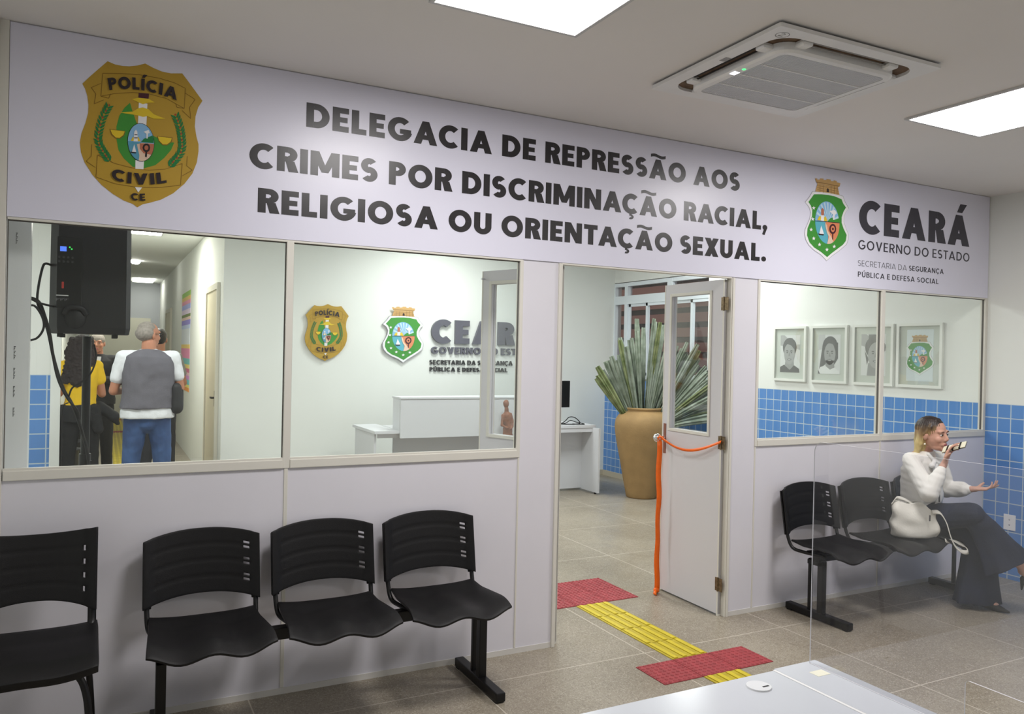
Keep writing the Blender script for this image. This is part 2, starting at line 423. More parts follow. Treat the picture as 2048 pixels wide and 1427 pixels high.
def part_window(n, x0, x1):
    b = MB(); b.box((x0, T0+.014, ZS), (x1, T0+.019, ZB-.01)); p = struct(b.build('window_%d' % n, M_glass))
    b = MB(); b.box((x0, -.008, ZS-.045), (x1, T1+.008, ZS-.004), None, .003); b.box((x0, -.003, ZS-.006), (x1, .012, ZS+.006))
    b.build('window_sill', M_frame, p)
    b = MB(); g = .003
    for lo, hi in (((x0, .010, ZS), (x0+g, .024, ZB-.007)), ((x1-g, .010, ZS), (x1, .024, ZB-.007)), ((x0, .010, ZB-.011), (x1, .024, ZB-.007))): b.box(lo, hi)
    b.build('window_seal', M_seal, p)
part_window(1, XL, X2-.017); part_window(2, X2+.017, X3-.014); part_window(3, X5+.014, X6-.018); part_window(4, X6+.018, XR-.03)

# lobby window in the right wall
def lobby_window():
    X = XR+.16; Ya, Yb = 3.30, YB+.02; z0, z1, zt0, zt1 = 1.36, 2.67, 2.375, 2.49
    g = MB(); g.box((X+.015, Ya, z0), (X+.02, Yb, z1)); p = struct(g.build('window_5', glass_mat('outer_glass', (.8, .8, .8, 1))))
    b = MB()
    b.box((X-.03, Ya, z0), (X+.04, Yb, z0+.05)); b.box((X-.03, Ya, z1-.05), (X+.04, Yb, z1)); b.box((X-.032, Ya, zt0), (X+.042, Yb, zt1))
    for y, wd in ((Ya+.03, .06), (4.16, .10), (5.10, .07), (Yb-.02, .05)): b.box((X-.034, y-wd/2, z0), (X+.044, y+wd/2, z1), None, .003)
    b.build('window_frame', M_alu, p)
    for ya, yb in ((Ya+.06, 4.11), (4.21, 5.065)):
        ym = (ya+yb)/2
        for k, (a, c) in enumerate(((ya, ym+.025), (ym-.025, yb))):
            s = MB(); xx = X-.022+.018*k; e = .038
            for lo, hi in (((xx, a, z0+.05), (xx+.014, a+e, zt0)), ((xx, c-e, z0+.05), (xx+.014, c, zt0)), ((xx, a, z0+.05), (xx+.014, c, z0+.05+e)), ((xx, a, zt0-e), (xx+.014, c, zt0))): s.box(lo, hi)
            s.build('window_sash', M_alu, p)
    b = MB(); b.box((XR-.01, Ya, 1.35), (XR+.16, Yb-.04, 1.362)); b.build('window_sill', mat('dark_stone_sill', rgb(110, 104, 104), .4), p)
lobby_window()
# building seen outside the window: horizontal brown slats with two lit openings
bt = thing('neighbour_building', 'brown slatted building seen outside the lobby window', 'building', (8.2, 4.5, 0))
b = MB()
for k in range(14): b.box((8.1, .5, .2+k*.26), (8.16, 11, .36+k*.26))
b.build('slat_screen', mat('red_brown_slats', rgb(190, 138, 128), .7), bt)
b = MB(); b.box((8.2, .5, 0), (8.3, 11, 3.9)); b.build('wall', mat('dark_brown_wall', rgb(84, 62, 56), .8), bt)
b = MB(); b.box((8.08, 4.75, 1.72), (8.09, 5.35, 2.06)); b.build('lit_window', emis('warm_window', rgb(255, 140, 100), 1.0), bt)
b = MB(); b.box((8.08, 3.9, 1.75), (8.09, 4.2, 2.1)); b.build('lit_window', MATS.setdefault('ww', emis('warm_window_dim', rgb(255, 130, 100), .8)), bt)
b = MB(); b.faces([(8.08, 5.1, 2.35), (8.08, 4.7, 2.2), (8.08, 4.9, 2.65)], [(0, 1, 2)]); b.build('lit_window', MATS['ww'], bt)
b = MB(); b.box((5.9, 1.0, -.1), (14, 14, 0)); struct(b.build('floor_outside', mat('outside_ground', rgb(90, 85, 80), .9)))

# ------------------------------------------------------------------ stroke lettering
def arc(cx, cy, rx, ry, a0, a1, t, n=14):
    out = []; parts = 2 if abs(a1-a0) > 200 else 1; n = max(8, n//parts)
    for p in range(parts):
        b0, b1 = a0+(a1-a0)*p/parts, a0+(a1-a0)*(p+1)/parts
        q = [rad(b0+(b1-b0)*j/n) for j in range(n+1)]
        out.append([(cx+rx*math.cos(a), cy+ry*math.sin(a)) for a in q]+[(cx+(rx-t)*math.cos(a), cy+(ry-t)*math.sin(a)) for a in reversed(q)])
    return out
def rect(x0, y0, x1, y1): return [[(x0, y0), (x1, y0), (x1, y1), (x0, y1)]]
def glyph(ch, t, wf=1.0):
    """returns width and polygons of a capital of unit height with stroke t"""
    base = {'Á': 'A', 'Ã': 'A', 'Ç': 'C', 'Í': 'I', 'Ú': 'U'}.get(ch, ch)
    W = {'A': .90, 'B': .64, 'C': .78, 'D': .78, 'E': .56, 'F': .54, 'G': .86, 'I': t, 'L': .52, 'M': .98, 'N': .80, 'O': .92, 'P': .62, 'Q': .92, 'R': .66, 'S': .60, 'T': .64,
         'U': .72, 'V': .80, 'X': .78, '.': t*1.15, ',': t*1.15, ' ': .32}[base]*(wf if base not in 'I., ' else 1)
    P = []; h = 1.0; td = t*1.12
    if base == 'I': P += rect(0, 0, t, 1)
    elif base == 'L': P += rect(0, 0, t, 1)+rect(t, 0, W, t*.92)
    elif base in 'EF':
        P += rect(0, 0, t, 1)+rect(t, 1-t*.92, W, 1)+rect(t, .5-t*.42, W*.92, .5+t*.42)
        if base == 'E': P += rect(t, 0, W, t*.92)
    elif base == 'T': P += rect(W/2-t/2, 0, W/2+t/2, 1-t*.92)+rect(0, 1-t*.92, W, 1)
    elif base == 'O': P += arc(W/2, .5, W/2, .515, 0, 360, t, 36)
    elif base == 'C': P += arc(W*.58, .5, W*.58, .515, 48, 312, t, 26)
    elif base == 'G': P += arc(W*.53, .5, W*.53, .515, 45, 345, t, 28)+rect(W*.52, .5-t*.75, W, .5+t*.05)+rect(W-t*.95, .24, W, .5-t*.7)
    elif base == 'D': P += rect(0, 0, t, 1)+arc(W*.42, .5, W*.58, .5, -90, 90, t, 20)+rect(t, 1-t, W*.42, 1)+rect(t, 0, W*.42, t)
    elif base in 'PRB':
        hb = .60 if base != 'B' else .53
        r = hb/2; P += rect(0, 0, t, 1)+rect(t, 1-t*.9, W-r, 1)+rect(t, 1-hb, W-r, 1-hb+t*.85)+arc(W-r, 1-r, r, r, -90, 90, t*.95, 14)
        if base == 'R': P += [[(W*.42, 1-hb+.02), (W*.42+td, 1-hb+.04), (W+.04, 0), (W+.04-td*1.12, 0)]]
        if base == 'B': r2 = .525/2; P += rect(t, 0, W-r2, t*.9)+arc(W-r2+.03, r2, r2, r2, -90, 90, t*.95, 14)
    elif base == 'S':
        ry = (1+t)/4+.004; rx = W/2
        P += arc(rx, 1-ry, rx*.98, ry, 38, 272, t*.96, 18)+arc(rx, ry, rx, ry, 92, -142, t*.96, 18)
    elif base == 'U': P += rect(0, .34, t, 1)+rect(W-t, .34, W, 1)+arc(W/2, .355, W/2, .37, 180, 360, t, 18)
    elif base == 'A':
        c = W/2; P += [[(0, 0), (td, 0), (c+t*.5, 1), (c-t*.5, 1)], [(W, 0), (W-td, 0), (c-t*.5, 1), (c+t*.5, 1)]]
        y = .2; f = y/1.0; P += rect(td*.7+(c-t*.5)*f, y, W-td*.7-(c-t*.5)*f, y+t*.8)
    elif base == 'V': c = W/2; P += [[(0, 1), (td, 1), (c+t*.5, 0), (c-t*.5, 0)], [(W, 1), (W-td, 1), (c-t*.5, 0), (c+t*.5, 0)]]
    elif base == 'X': P += [[(0, 1), (td*1.1, 1), (W, 0), (W-td*1.1, 0)], [(W, 1), (W-td*1.1, 1), (0, 0), (td*1.1, 0)]]
    elif base == 'N': P += rect(0, 0, t, 1)+rect(W-t, 0, W, 1)+[[(0, 1), (td, 1), (W, 0), (W-td, 0)]]
    elif base == 'M': P += rect(0, 0, t, 1)+rect(W-t, 0, W, 1)+[[(0, 1), (td, 1), (W/2+t*.45, .14), (W/2-t*.45, .14)], [(W, 1), (W-td, 1), (W/2-t*.45, .14), (W/2+t*.45, .14)]]
    elif base == '.': r = t*.58; P += [[(r+r*math.cos(a*math.pi/8), r+r*math.sin(a*math.pi/8)) for a in range(16)]]
    elif base == ',': r = t*.58; P += [[(r+r*math.cos(a*math.pi/8), r+r*math.sin(a*math.pi/8)) for a in range(16)], [(r*.6, r*.3), (2*r, r), (r*.9, -r*1.9), (-.1*r, -r*1.6)]]
    c = W/2
    if ch in 'ÁÍÚ': P += [[(c-t*.35, 1.08), (c+t*.45, 1.08), (c+t*1.15, 1.08+t*1.15), (c+t*.15, 1.08+t*1.15)]]
    if ch == 'Ã':
        n = 10; u = t*1.5
        for k in range(n):
            xa, xb = -u+2*u*k/n, -u+2*u*(k+1)/n
            ya, yb = (1.17+.045*math.sin(x/u*math.pi) for x in (-xa, -xb)); hh = t*.3
            P.append([(c+xa, ya-hh), (c+xb, yb-hh), (c+xb, yb+hh), (c+xa, ya+hh)])
    if ch == 'Ç': c = W*.56; P += rect(c-t*.3, -.10, c+t*.15, .02)+arc(c-t*.05, -.15, t*.62, t*.5, 80, -120, t*.42, 8)
    return W, P
def text_polys(txt, t, wf=1.0, gap=.14):
    x = 0; out = []
    for i, ch in enumerate(txt):
        W, P = glyph(ch, t, wf); out += [[(x+a, y) for a, y in p] for p in P]; x += W+(gap if ch != ' ' else 0)
        if i+1 < len(txt) and (ch+txt[i+1]) in ('AV', 'VA', 'AÇ', 'AC', 'TA', 'LA', 'RT'): x -= .05
    return x-gap, out
def put_text(mb, txt, x0, x1, zb, zt, y, m, t=.22, wf=1.0, gap=.14, depth=None, zb1=None, zt1=None):
    """lettering on a wall plane y fitted between x0 and x1, cap height zb..zt"""
    Wd, P = text_polys(txt, t, wf, gap); sx = (x1-x0)/Wd
    for i, p in enumerate(P):
        q = []
        for a, c in p:
            u = a/Wd; B = zb+((zb1 or zb)-zb)*u; T = zt+((zt1 or zt)-zt)*u
            q.append((x0+a*sx, y-(i % 9)*.00006, B+c*(T-B)))
        mb.poly(q, m, depth)

# ------------------------------------------------------------------ emblems (flat shapes measured on the banner)
def cpt(ox, oz_, sc):
    def f(x, y): p = at(ox+x/sc, oz_+y/sc); return (p.x, p.z)
    return f
def col(name, r, g, b, rough=.4): return mat(name, rgb(r, g, b), rough)
C_gold = col('emblem_gold', 186, 150, 50); C_golddk = col('emblem_gold_line', 132, 98, 26); C_goldlt = col('emblem_yellow', 226, 196, 44)
C_green = col('emblem_green', 62, 146, 54); C_green2 = col('emblem_leaf_green', 22, 122, 62); C_white = col('emblem_white', 238, 238, 240)
C_sky = col('emblem_sky', 136, 186, 226); C_sea = col('emblem_sea', 90, 160, 190); C_brick = col('emblem_brick', 188, 112, 84); C_sand = col('emblem_sand', 228, 200, 178)
C_dark = col('emblem_dark', 40, 30, 34); C_maroon = col('emblem_maroon', 74, 30, 40); C_orange = col('emblem_orange', 222, 138, 96); C_teal = col('emblem_teal', 92, 176, 196)
C_stone = col('emblem_stone', 204, 164, 104); C_stonedk = col('emblem_stone_line', 140, 104, 60); C_red = col('emblem_berry', 176, 50, 44); C_pale = col('emblem_pale_sky', 196, 222, 236)
C_grey = col('emblem_outline_grey', 168, 164, 176)
def strip(pts, wd):
    out = []
    for (x0, z0), (x1, z1) in zip(pts[:-1], pts[1:]):
        d = math.hypot(x1-x0, z1-z0) or 1; nx, nz = -(z1-z0)/d*wd/2, (x1-x0)/d*wd/2
        out.append([(x0+nx, z0+nz), (x1+nx, z1+nz), (x1-nx, z1-nz), (x0-nx, z0-nz)])
    return out
def badge_shapes():
    f = cpt(140, 110, 4.46); S = []; A = lambda lay, m, pts: S.append((lay, m, [f(*p) for p in pts]))
    out = [(335,60),(400,88),(470,102),(530,105),(600,98),(670,80),(740,118),(820,152),(900,168),(1000,168),(1060,248),(1120,330),(1180,412),(1142,470),(1118,550),(1112,640),(1126,730),(1145,800),(1145,860),(1130,960),(1090,1060),(1020,1150),(920,1235),(810,1292),(700,1322),(650,1332),(600,1360),(560,1330),(480,1300),(380,1240),(280,1160),(200,1070),(130,960),(98,870),(88,780),(103,700),(138,610),(162,520),(165,450),(155,370),(135,305),(110,260),(190,185),(265,120)]
    A(0, C_gold, out)
    A(1, C_green, [(535,430),(552,490),(590,600),(640,690),(740,722),(830,768),(928,785),(900,850),(840,920),(760,985),(650,1015),(560,1000),(480,925),(432,850),(412,740),(414,640),(440,545),(485,475)])
    A(2, C_white, [(613,430),(690,438),(680,640),(605,636)]); A(2, C_white, [(583,940),(660,948),(655,1022),(582,1017)])
    A(3, C_maroon, [(612,342),(704,350),(700,398),(610,388)])
    A(3, C_goldlt, [(552,398),(610,386),(700,395),(755,427),(700,430),(650,443),(612,428)])
    A(3, C_goldlt, [(446,518),(560,508),(610,478),(650,472),(700,488),(745,532),(850,573),(745,572),(690,550),(650,556),(600,542),(540,532)])
    for cx, cy, dy in ((425, 672, 10), (845, 732, 8)):
        L = [(cx-70, cy-8), (cx+70, cy+dy)]
        A(3, C_golddk, L+[(cx+58,cy+50),(cx+20,cy+78),(cx-20,cy+76),(cx-56,cy+40)]); A(4, C_goldlt, [(cx-64,cy-2),(cx+63,cy+13),(cx+50,cy+46),(cx+18,cy+70),(cx-18,cy+68),(cx-50,cy+36)])
    cx, cy, rx, ry = 632, 783, 116, 166
    E = lambda a, k=1.0: (cx+rx*k*math.cos(rad(a)), cy+ry*k*math.sin(rad(a))+(.1*rx*math.cos(rad(a))))
    A(4, C_dark, [E(a, 1.03) for a in range(0, 360, 12)])
    A(5, C_sky, [E(a) for a in range(180, 361, 10)]); A(5, C_sea, [E(a) for a in range(0, 181, 10)])
    A(6, C_sand, [(596,800),(640,788),(745,795)]+[E(a) for a in range(10, 101, 10)]+[(618,900)])
    A(7, C_brick, [(622,792),(745,797)]+[E(a) for a in range(6, 42, 8)]+[(655,880),(622,840)])
    A(7, C_green2, [(632,780),(660,750),(690,740),(735,722),(746,760),(744,790)]); A(6, C_goldlt, [(540,770),(560,735),(585,750),(610,735),(630,775)])
    A(8, C_white, [(566,775),(572,690),(588,670),(600,690),(604,775)]); A(8, C_dark, [(574,712),(600,712),(600,720),(574,720)]); A(8, C_dark, [(572,740),(602,740),(602,748),(572,748)])
    A(8, C_white, [(655,690),(700,672),(712,700),(694,706),(692,750),(680,750),(680,708)]); A(8, C_white, [(572,800),(590,870),(552,868)]); A(8, C_dark, [(540,866),(592,874),(586,882),(546,878)])
    A(8, C_dark, [(680+34*math.cos(a*.63), 832+40*math.sin(a*.63)) for a in range(10)]); A(9, C_brick, [(680+18*math.cos(a*.63), 832+22*math.sin(a*.63)) for a in range(10)]); A(8, C_dark, [(672,868),(688,868),(684,915),(668,912)])
    for chain in ([(350,450),(322,500),(292,560),(272,625),(258,690),(250,750),(262,805),(290,855),(320,900),(350,945)], [(938,535),(960,590),(980,650),(990,705),(997,760),(1000,815),(988,870),(955,920),(920,955),(895,990)]):
        for i in range(len(chain)-1):
            (x0, y0), (x1, y1) = chain[i], chain[i+1]; dx, dy = (x1-x0), (y1-y0); d = math.hypot(dx, dy); ux, uy = dx/d, dy/d; nx, ny = -uy, ux
            for sgn in (-1, 1):
                for hf in (0, .5):
                    xa, ya = x0+dx*hf, y0+dy*hf
                    A(3, C_green2, [(xa+ux*26, ya+uy*26), (xa+ux*4+nx*sgn*14, ya+uy*4+ny*sgn*14), (xa-ux*14+nx*sgn*40, ya-uy*14+ny*sgn*40), (xa+ux*12+nx*sgn*34, ya+uy*12+ny*sgn*34), (xa+ux*34+nx*sgn*10, ya+uy*34+ny*sgn*10)])
            A(4, C_red, [(x0+7*math.cos(a), y0+ 9*math.sin(a)) for a in (0, 1, 2, 3, 4, 5)])
    rib = [[(292,168),(450,170),(620,180),(800,212),(930,252),(1028,300)], [(292,168),(275,372)], [(275,372),(400,348),(560,338),(700,350),(860,392),(1018,480)], [(1028,300),(1018,480)], [(275,372),(345,390),(362,350)], [(1018,480),(950,470),(945,440)],
           [(188,295),(275,258)], [(188,295),(232,350),(215,440),(300,405)], [(1028,345),(1115,400),(1065,470),(1075,570),(1000,500)], [(245,895),(232,1090)], [(245,895),(400,970),(560,1010),(700,1030),(850,1020),(1000,970)], [(232,1090),(400,1150),(600,1182),(800,1184),(985,1162)], [(1000,970),(985,1162)],
           [(245,895),(310,892),(335,935)], [(195,800),(190,905),(145,950),(225,1005)], [(1045,905),(1040,990),(1090,1030),(1000,1080)]]
    for r in rib:
        for q in strip([f(*p) for p in r], .0022): S.append((2, C_golddk, q))
    A(3, C_white, [(578,1180),(643,1184),(608,1228)])
    # lettering along arcs
    def along(txt, base, cap, t, lay=10, wf=1.0):
        Wd, P = text_polys(txt, t, wf, .12); pts = [V((*f(*p), 0)) for p in base]
        def bl(u): u2 = 1-u; return pts[0]*u2*u2+(pts[1]*2-(pts[0]+pts[2])*.5)*2*u*u2*1.0+pts[2]*u*u
        for p in P:
            q = []
            for a, c in p:
                u = a/Wd; B = bl(u); d = (bl(min(u+.02, 1.02))-bl(u-.02)).normalized(); n = V((-d.y, d.x, 0))
                if base is not None: n = (n+V((0, 1, 0))).normalized()
                X = B+n*c*cap; q.append((X.x, X.y))
            S.append((lay, C_dark, q))
    along('POLÍCIA', [(352,322),(640,322),(950,412)], .052, .24); along('CIVIL', [(365,1108),(610,1158),(862,1142)], .049, .24); along('CE', [(540,1292),(605,1302),(672,1302)], .031, .24)
    return S, (-.80, 2.58)
def crest_shapes():
    f = cpt(1580, 340, 5.389); S = []; A = lambda lay, m, pts: S.append((lay, m, [f(*p) for p in pts]))
    outer = [(235,235),(320,238),(400,245),(480,258),(560,285),(582,345),(622,415),(592,450),(572,500),(570,560),(592,630),(618,690),(618,740),(598,800),(520,868),(440,925),(385,975),(330,915),(250,862),(195,808),(162,750),(150,690),(155,640),(182,580),(206,520),(215,455),(195,395),(155,350),(200,295)]
    cx, cy = 386, 590
    A(0, C_grey, [(cx+(x-cx)*1.02, cy+(y-cy)*1.015) for x, y in outer]); A(1, C_white, outer)
    A(2, C_green, [(248,262),(330,262),(400,270),(470,284),(545,315),(562,360),(592,405),(566,450),(546,510),(546,570),(566,630),(600,700),(590,765),(560,805),(500,850),(440,895),(390,938),(320,880),(250,835),(200,780),(173,705),(178,630),(206,560),(226,500),(230,440),(215,385),(188,345),(225,295)])
    ox, oy, rx, ry = 390, 568, 130, 228
    E = lambda a, k=1.0: (ox+rx*k*math.cos(rad(a)), oy+ry*k*math.sin(rad(a))+.15*rx*math.cos(rad(a)))
    A(3, C_sky, [E(a) for a in range(180, 361, 10)]); A(3, C_teal, [E(a) for a in range(0, 181, 10)])
    for k in range(9):
        a = 200+k*17; A(4, C_pale, [(400,560), E(a, .96), E(a+8, .96)])
    A(5, C_orange, [(372,562),(520,572)]+[E(a) for a in range(0, 92, 8)]+[(400,700)])
    A(6, C_sand, [(365,560),(385,600),(392,650),(440,740)]+[E(a) for a in range(60, 100, 8)]+[(405,720),(385,680),(368,610)])
    A(6, C_green, [(390,560),(410,530),(440,512),(455,540),(515,520),(520,566)]); A(6, C_goldlt, [(280,540),(300,500),(325,500),(345,520),(370,498),(392,555)])
    A(7, C_white, [(318,545),(322,430),(334,410),(350,432),(352,550)]); A(8, C_brick, [(322,430),(334,408),(352,430),(350,490),(322,488)]); A(7, C_white, [(410,445),(470,430),(490,470),(470,480),(462,540),(450,538),(448,480)])
    A(7, C_white, [(322,598),(352,690),(300,688)]); A(8, C_dark, [(290,684),(352,694),(346,706),(298,700)])
    A(7, C_maroon, [(446+38*math.cos(a*.52), 636+56*math.sin(a*.52)) for a in range(12)]); A(8, C_orange, [(446+22*math.cos(a*.52), 636+34*math.sin(a*.52)) for a in range(12)])
    A(9, C_maroon, [(446+10*math.cos(a*.52), 636+14*math.sin(a*.52)) for a in range(12)]); A(7, C_maroon, [(440,690),(452,690),(450,750),(440,750)])
    A(7, C_dark, [(258,545),(520,568),(520,574),(258,551)])
    for x, y in ((243,410),(232,530),(215,643),(243,737),(305,803),(385,858),(463,825)):
        pts = []
        for k in range(10):
            r = 21 if k % 2 == 0 else 9; a = rad(-90+k*36); pts.append((x+r*math.cos(a), y+r*1.1*math.sin(a)))
        A(5, C_white, pts)
    A(2, C_stone, [(285,150),(505,192),(523,272),(400,247),(262,232)])
    A(3, C_stone, [(258,92),(282,92),(284,104),(310,104),(312,92),(350,94),(352,108),(382,108),(384,98),(428,104),(430,120),(458,122),(460,112),(492,120),(494,134),(532,142),(526,172),(500,194),(440,178),(350,160),(290,152),(272,130)])
    A(4, C_stonedk, [(272,128),(350,140),(440,158),(524,174),(523,180),(440,165),(350,147),(272,134)])
    for z in (176, 200, 222): A(4, C_stonedk, [(280,z-10),(515,z+30),(515,z+33),(280,z-7)])
    for x in (310, 345, 430, 465, 495): A(4, C_stonedk, [(x,150+x*.05),(x+3,150+x*.05),(x+3,235+(x-260)*.13),(x,235+(x-260)*.13)])
    A(5, C_dark, [(384,238),(386,208),(396,196),(406,212),(408,242)])
    return S, (3.483, 2.63)
BADGE, BADGE_C = badge_shapes(); CREST, CREST_C = crest_shapes()
def emblem(shapes, c0, name, c, y, scale=1.0, thick=0, parent=None, lift=.0006, normal=-1):
    """shapes centred on c at plane y; layers step toward the viewer side of the wall by a fraction of a millimetre"""
    b = MB()
    for i, (lay, m, pts) in enumerate(shapes):
        P = [V((c[0]+(x-c0[0])*scale, y-thick-lift*(lay+1)*max(scale, .4)-(i % 9)*.00005, c[1]+(z-c0[1])*scale)) for x, z in pts]
        if thick and lay == 0: b.poly([V((p.x, y, p.z)) for p in P], m, (0, -thick, 0))
        b.poly(P, m)
    return b.build(name, None, parent, fix=True)
# crest variant mounted on walls keeps its own colours

# ------------------------------------------------------------------ banner
ban = thing('banner', 'long white banner above the partition lettered with the police station name', 'banner', (2.0, 0, ZB))
b = MB(); b.box((XL-.002, -.006, ZB+.004), (XR-.012, .0028, ZT-.006)); b.build('vinyl_sheet', M_banner, ban)
YV = -.0066
def line(name, label, specs):
    for a in specs:                                  # one part per printed line
        b = MB(); put_text(b, *a[:5], YV, *a[5:])
        o = b.build(name, None, ban); o['label'] = label
line('lettering', 'line of bold black capitals', [
    ('DELEGACIA DE REPRESSÃO AOS', -.085, 2.683, 2.735, 2.853, M_ink, .255, 1.0, .10),
    ('CRIMES POR DISCRIMINAÇÃO RACIAL,', -.345, 2.930, 2.507, 2.625, M_ink, .255, 1.0, .09),
    ('RELIGIOSA OU ORIENTAÇÃO SEXUAL.', -.303, 2.925, 2.301, 2.416, M_ink, .255, 1.0, .095)])
line('lettering', 'line of slate grey state government lettering', [
    ('CEARÁ', 3.803, 5.060, 2.571, 2.806, M_ink2, .25, .92, .10),
    ('GOVERNO DO ESTADO', 3.802, 5.066, 2.455, 2.521, M_ink2, .15, .92, .16),
    ('SECRETARIA DA', 3.803, 4.328, 2.337, 2.377, M_ink2, .085, .92, .17), ('SEGURANÇA', 4.352, 4.755, 2.339, 2.377, M_ink2, .17, .92, .15),
    ('PÚBLICA E DEFESA SOCIAL', 3.805, 4.696, 2.259, 2.297, M_ink2, .165, .92, .16)])
emblem(BADGE, BADGE_C, 'badge_emblem', BADGE_C, YV, parent=ban)['label'] = 'printed golden police badge'
emblem(CREST, CREST_C, 'crest_emblem', CREST_C, YV, parent=ban)['label'] = 'printed green state crest with tower'

# ------------------------------------------------------------------ signs on the lobby back wall
t = thing('police_badge_plaque', 'golden police badge plaque on the lobby back wall', 'sign', (1.367, YB, 1.515))
emblem(BADGE, BADGE_C, 'badge_plate', (1.367+.02, 1.853), YB-.012, 1.045, .02, t, lift=.0012)
t = thing('state_crest_plaque', 'green state crest plaque with tower on the lobby back wall', 'sign', (2.325, YB, 1.525))
emblem(CREST, CREST_C, 'crest_plate', (2.325, 1.866), YB-.012, 1.215, .02, t, lift=.0012)
M_wletter = mat('slate_plastic_letters', rgb(92, 92, 104), .4)
M_wletter2 = mat('black_plastic_letters', rgb(40, 40, 44), .4)
t = thing('wall_lettering', 'raised grey state government lettering on the lobby back wall', 'lettering', (3.3, YB, 1.417))
for i, (txt, x0, x1, zb, zt, st, dp, mm) in enumerate((('CEARÁ', 2.695, 4.21, 1.772, 2.068, .26, .045, M_wletter), ('GOVERNO DO ESTADO', 2.70, 4.22, 1.642, 1.727, .21, .03, M_wletter),
                                   ('SECRETARIA DA SEGURANÇA', 2.685, 3.853, 1.507, 1.563, .17, .02, M_wletter2), ('PÚBLICA E DEFESA SOCIAL', 2.688, 3.78, 1.42, 1.472, .2, .02, M_wletter2))):
    Wt, _ = text_polys(txt, st, .92, .13); pre = 0
    for wd_ in txt.split(' '):
        W1, _ = text_polys(wd_, st, .92, .13); f_ = (x1-x0)/Wt
        b = MB(); put_text(b, wd_, x0+pre*f_, x0+(pre+W1)*f_, zb, zt, YB-.002, mm, st, .92, .13, (0, -dp, 0)); b.build('word', mm, t)
        pre += W1+.13+.32*.92

# ------------------------------------------------------------------ ceiling lights
def led_panel(x0, y0, s, z, m, label, group=None):
    t = thing('ceiling_light', label, 'ceiling light', (x0+s/2, y0+s/2, z), group)
    b = MB(); e = .018
    for lo, hi in (((x0-e, y0-e, z-.012), (x0+s+e, y0, z)), ((x0-e, y0+s, z-.012), (x0+s+e, y0+s+e, z)), ((x0-e, y0, z-.012), (x0, y0+s, z)), ((x0+s, y0, z-.012), (x0+s+e, y0+s, z))): b.box(lo, hi, None, .002)
    b.build('light_frame', mat('light_frame_white', rgb(205, 205, 205), .4), t)
    b = MB(); b.faces([(x0, y0, z-.006), (x0, y0+s, z-.006), (x0+s, y0+s, z-.006), (x0+s, y0, z-.006)], [(0, 1, 2, 3)]); b.build('diffuser', m, t, fix=False)
led_panel(.15, -1.69, .62, ZT, E_front, 'square ceiling light panel nearest the banner, left of the air conditioner')
led_panel(2.94, -1.64, .62, ZT, E_front, 'square ceiling light panel right of the air conditioner')
led_panel(2.94, -4.6, .62, ZT, E_front, 'unseen square ceiling light panel added out of view behind the counter')  # extra panel added out of view to light the front room
for x, y in ((.0, 2.0), (2.3, 1.9), (2.3, 4.0), (4.3, 2.4), (-1.6, 2.8)): led_panel(x, y, .62, HC, E_back, 'square ceiling light panel in the lobby', 'lobby ceiling panels')
led_panel(-.90, 6.90, .62, HC, E_corr, 'square ceiling light panel just inside the corridor')
b = MB(); b.box((-.36, 14.95, HC-.03), (.05, 15.9, HC)); tag(b.build('ceiling_light', emis('led_panel_far', (1, .97, .88, 1), 7)), 'far bright panel light at the corridor end', 'ceiling light')
b = MB(); b.lathe([(0, HC-.06), (.05, HC-.055), (.075, HC-.03), (.08, HC)], (-.46, 11.2, 0), E_corr, 20); tag(b.build('ceiling_light', E_corr), 'small round ceiling lamp halfway down the corridor', 'ceiling light')

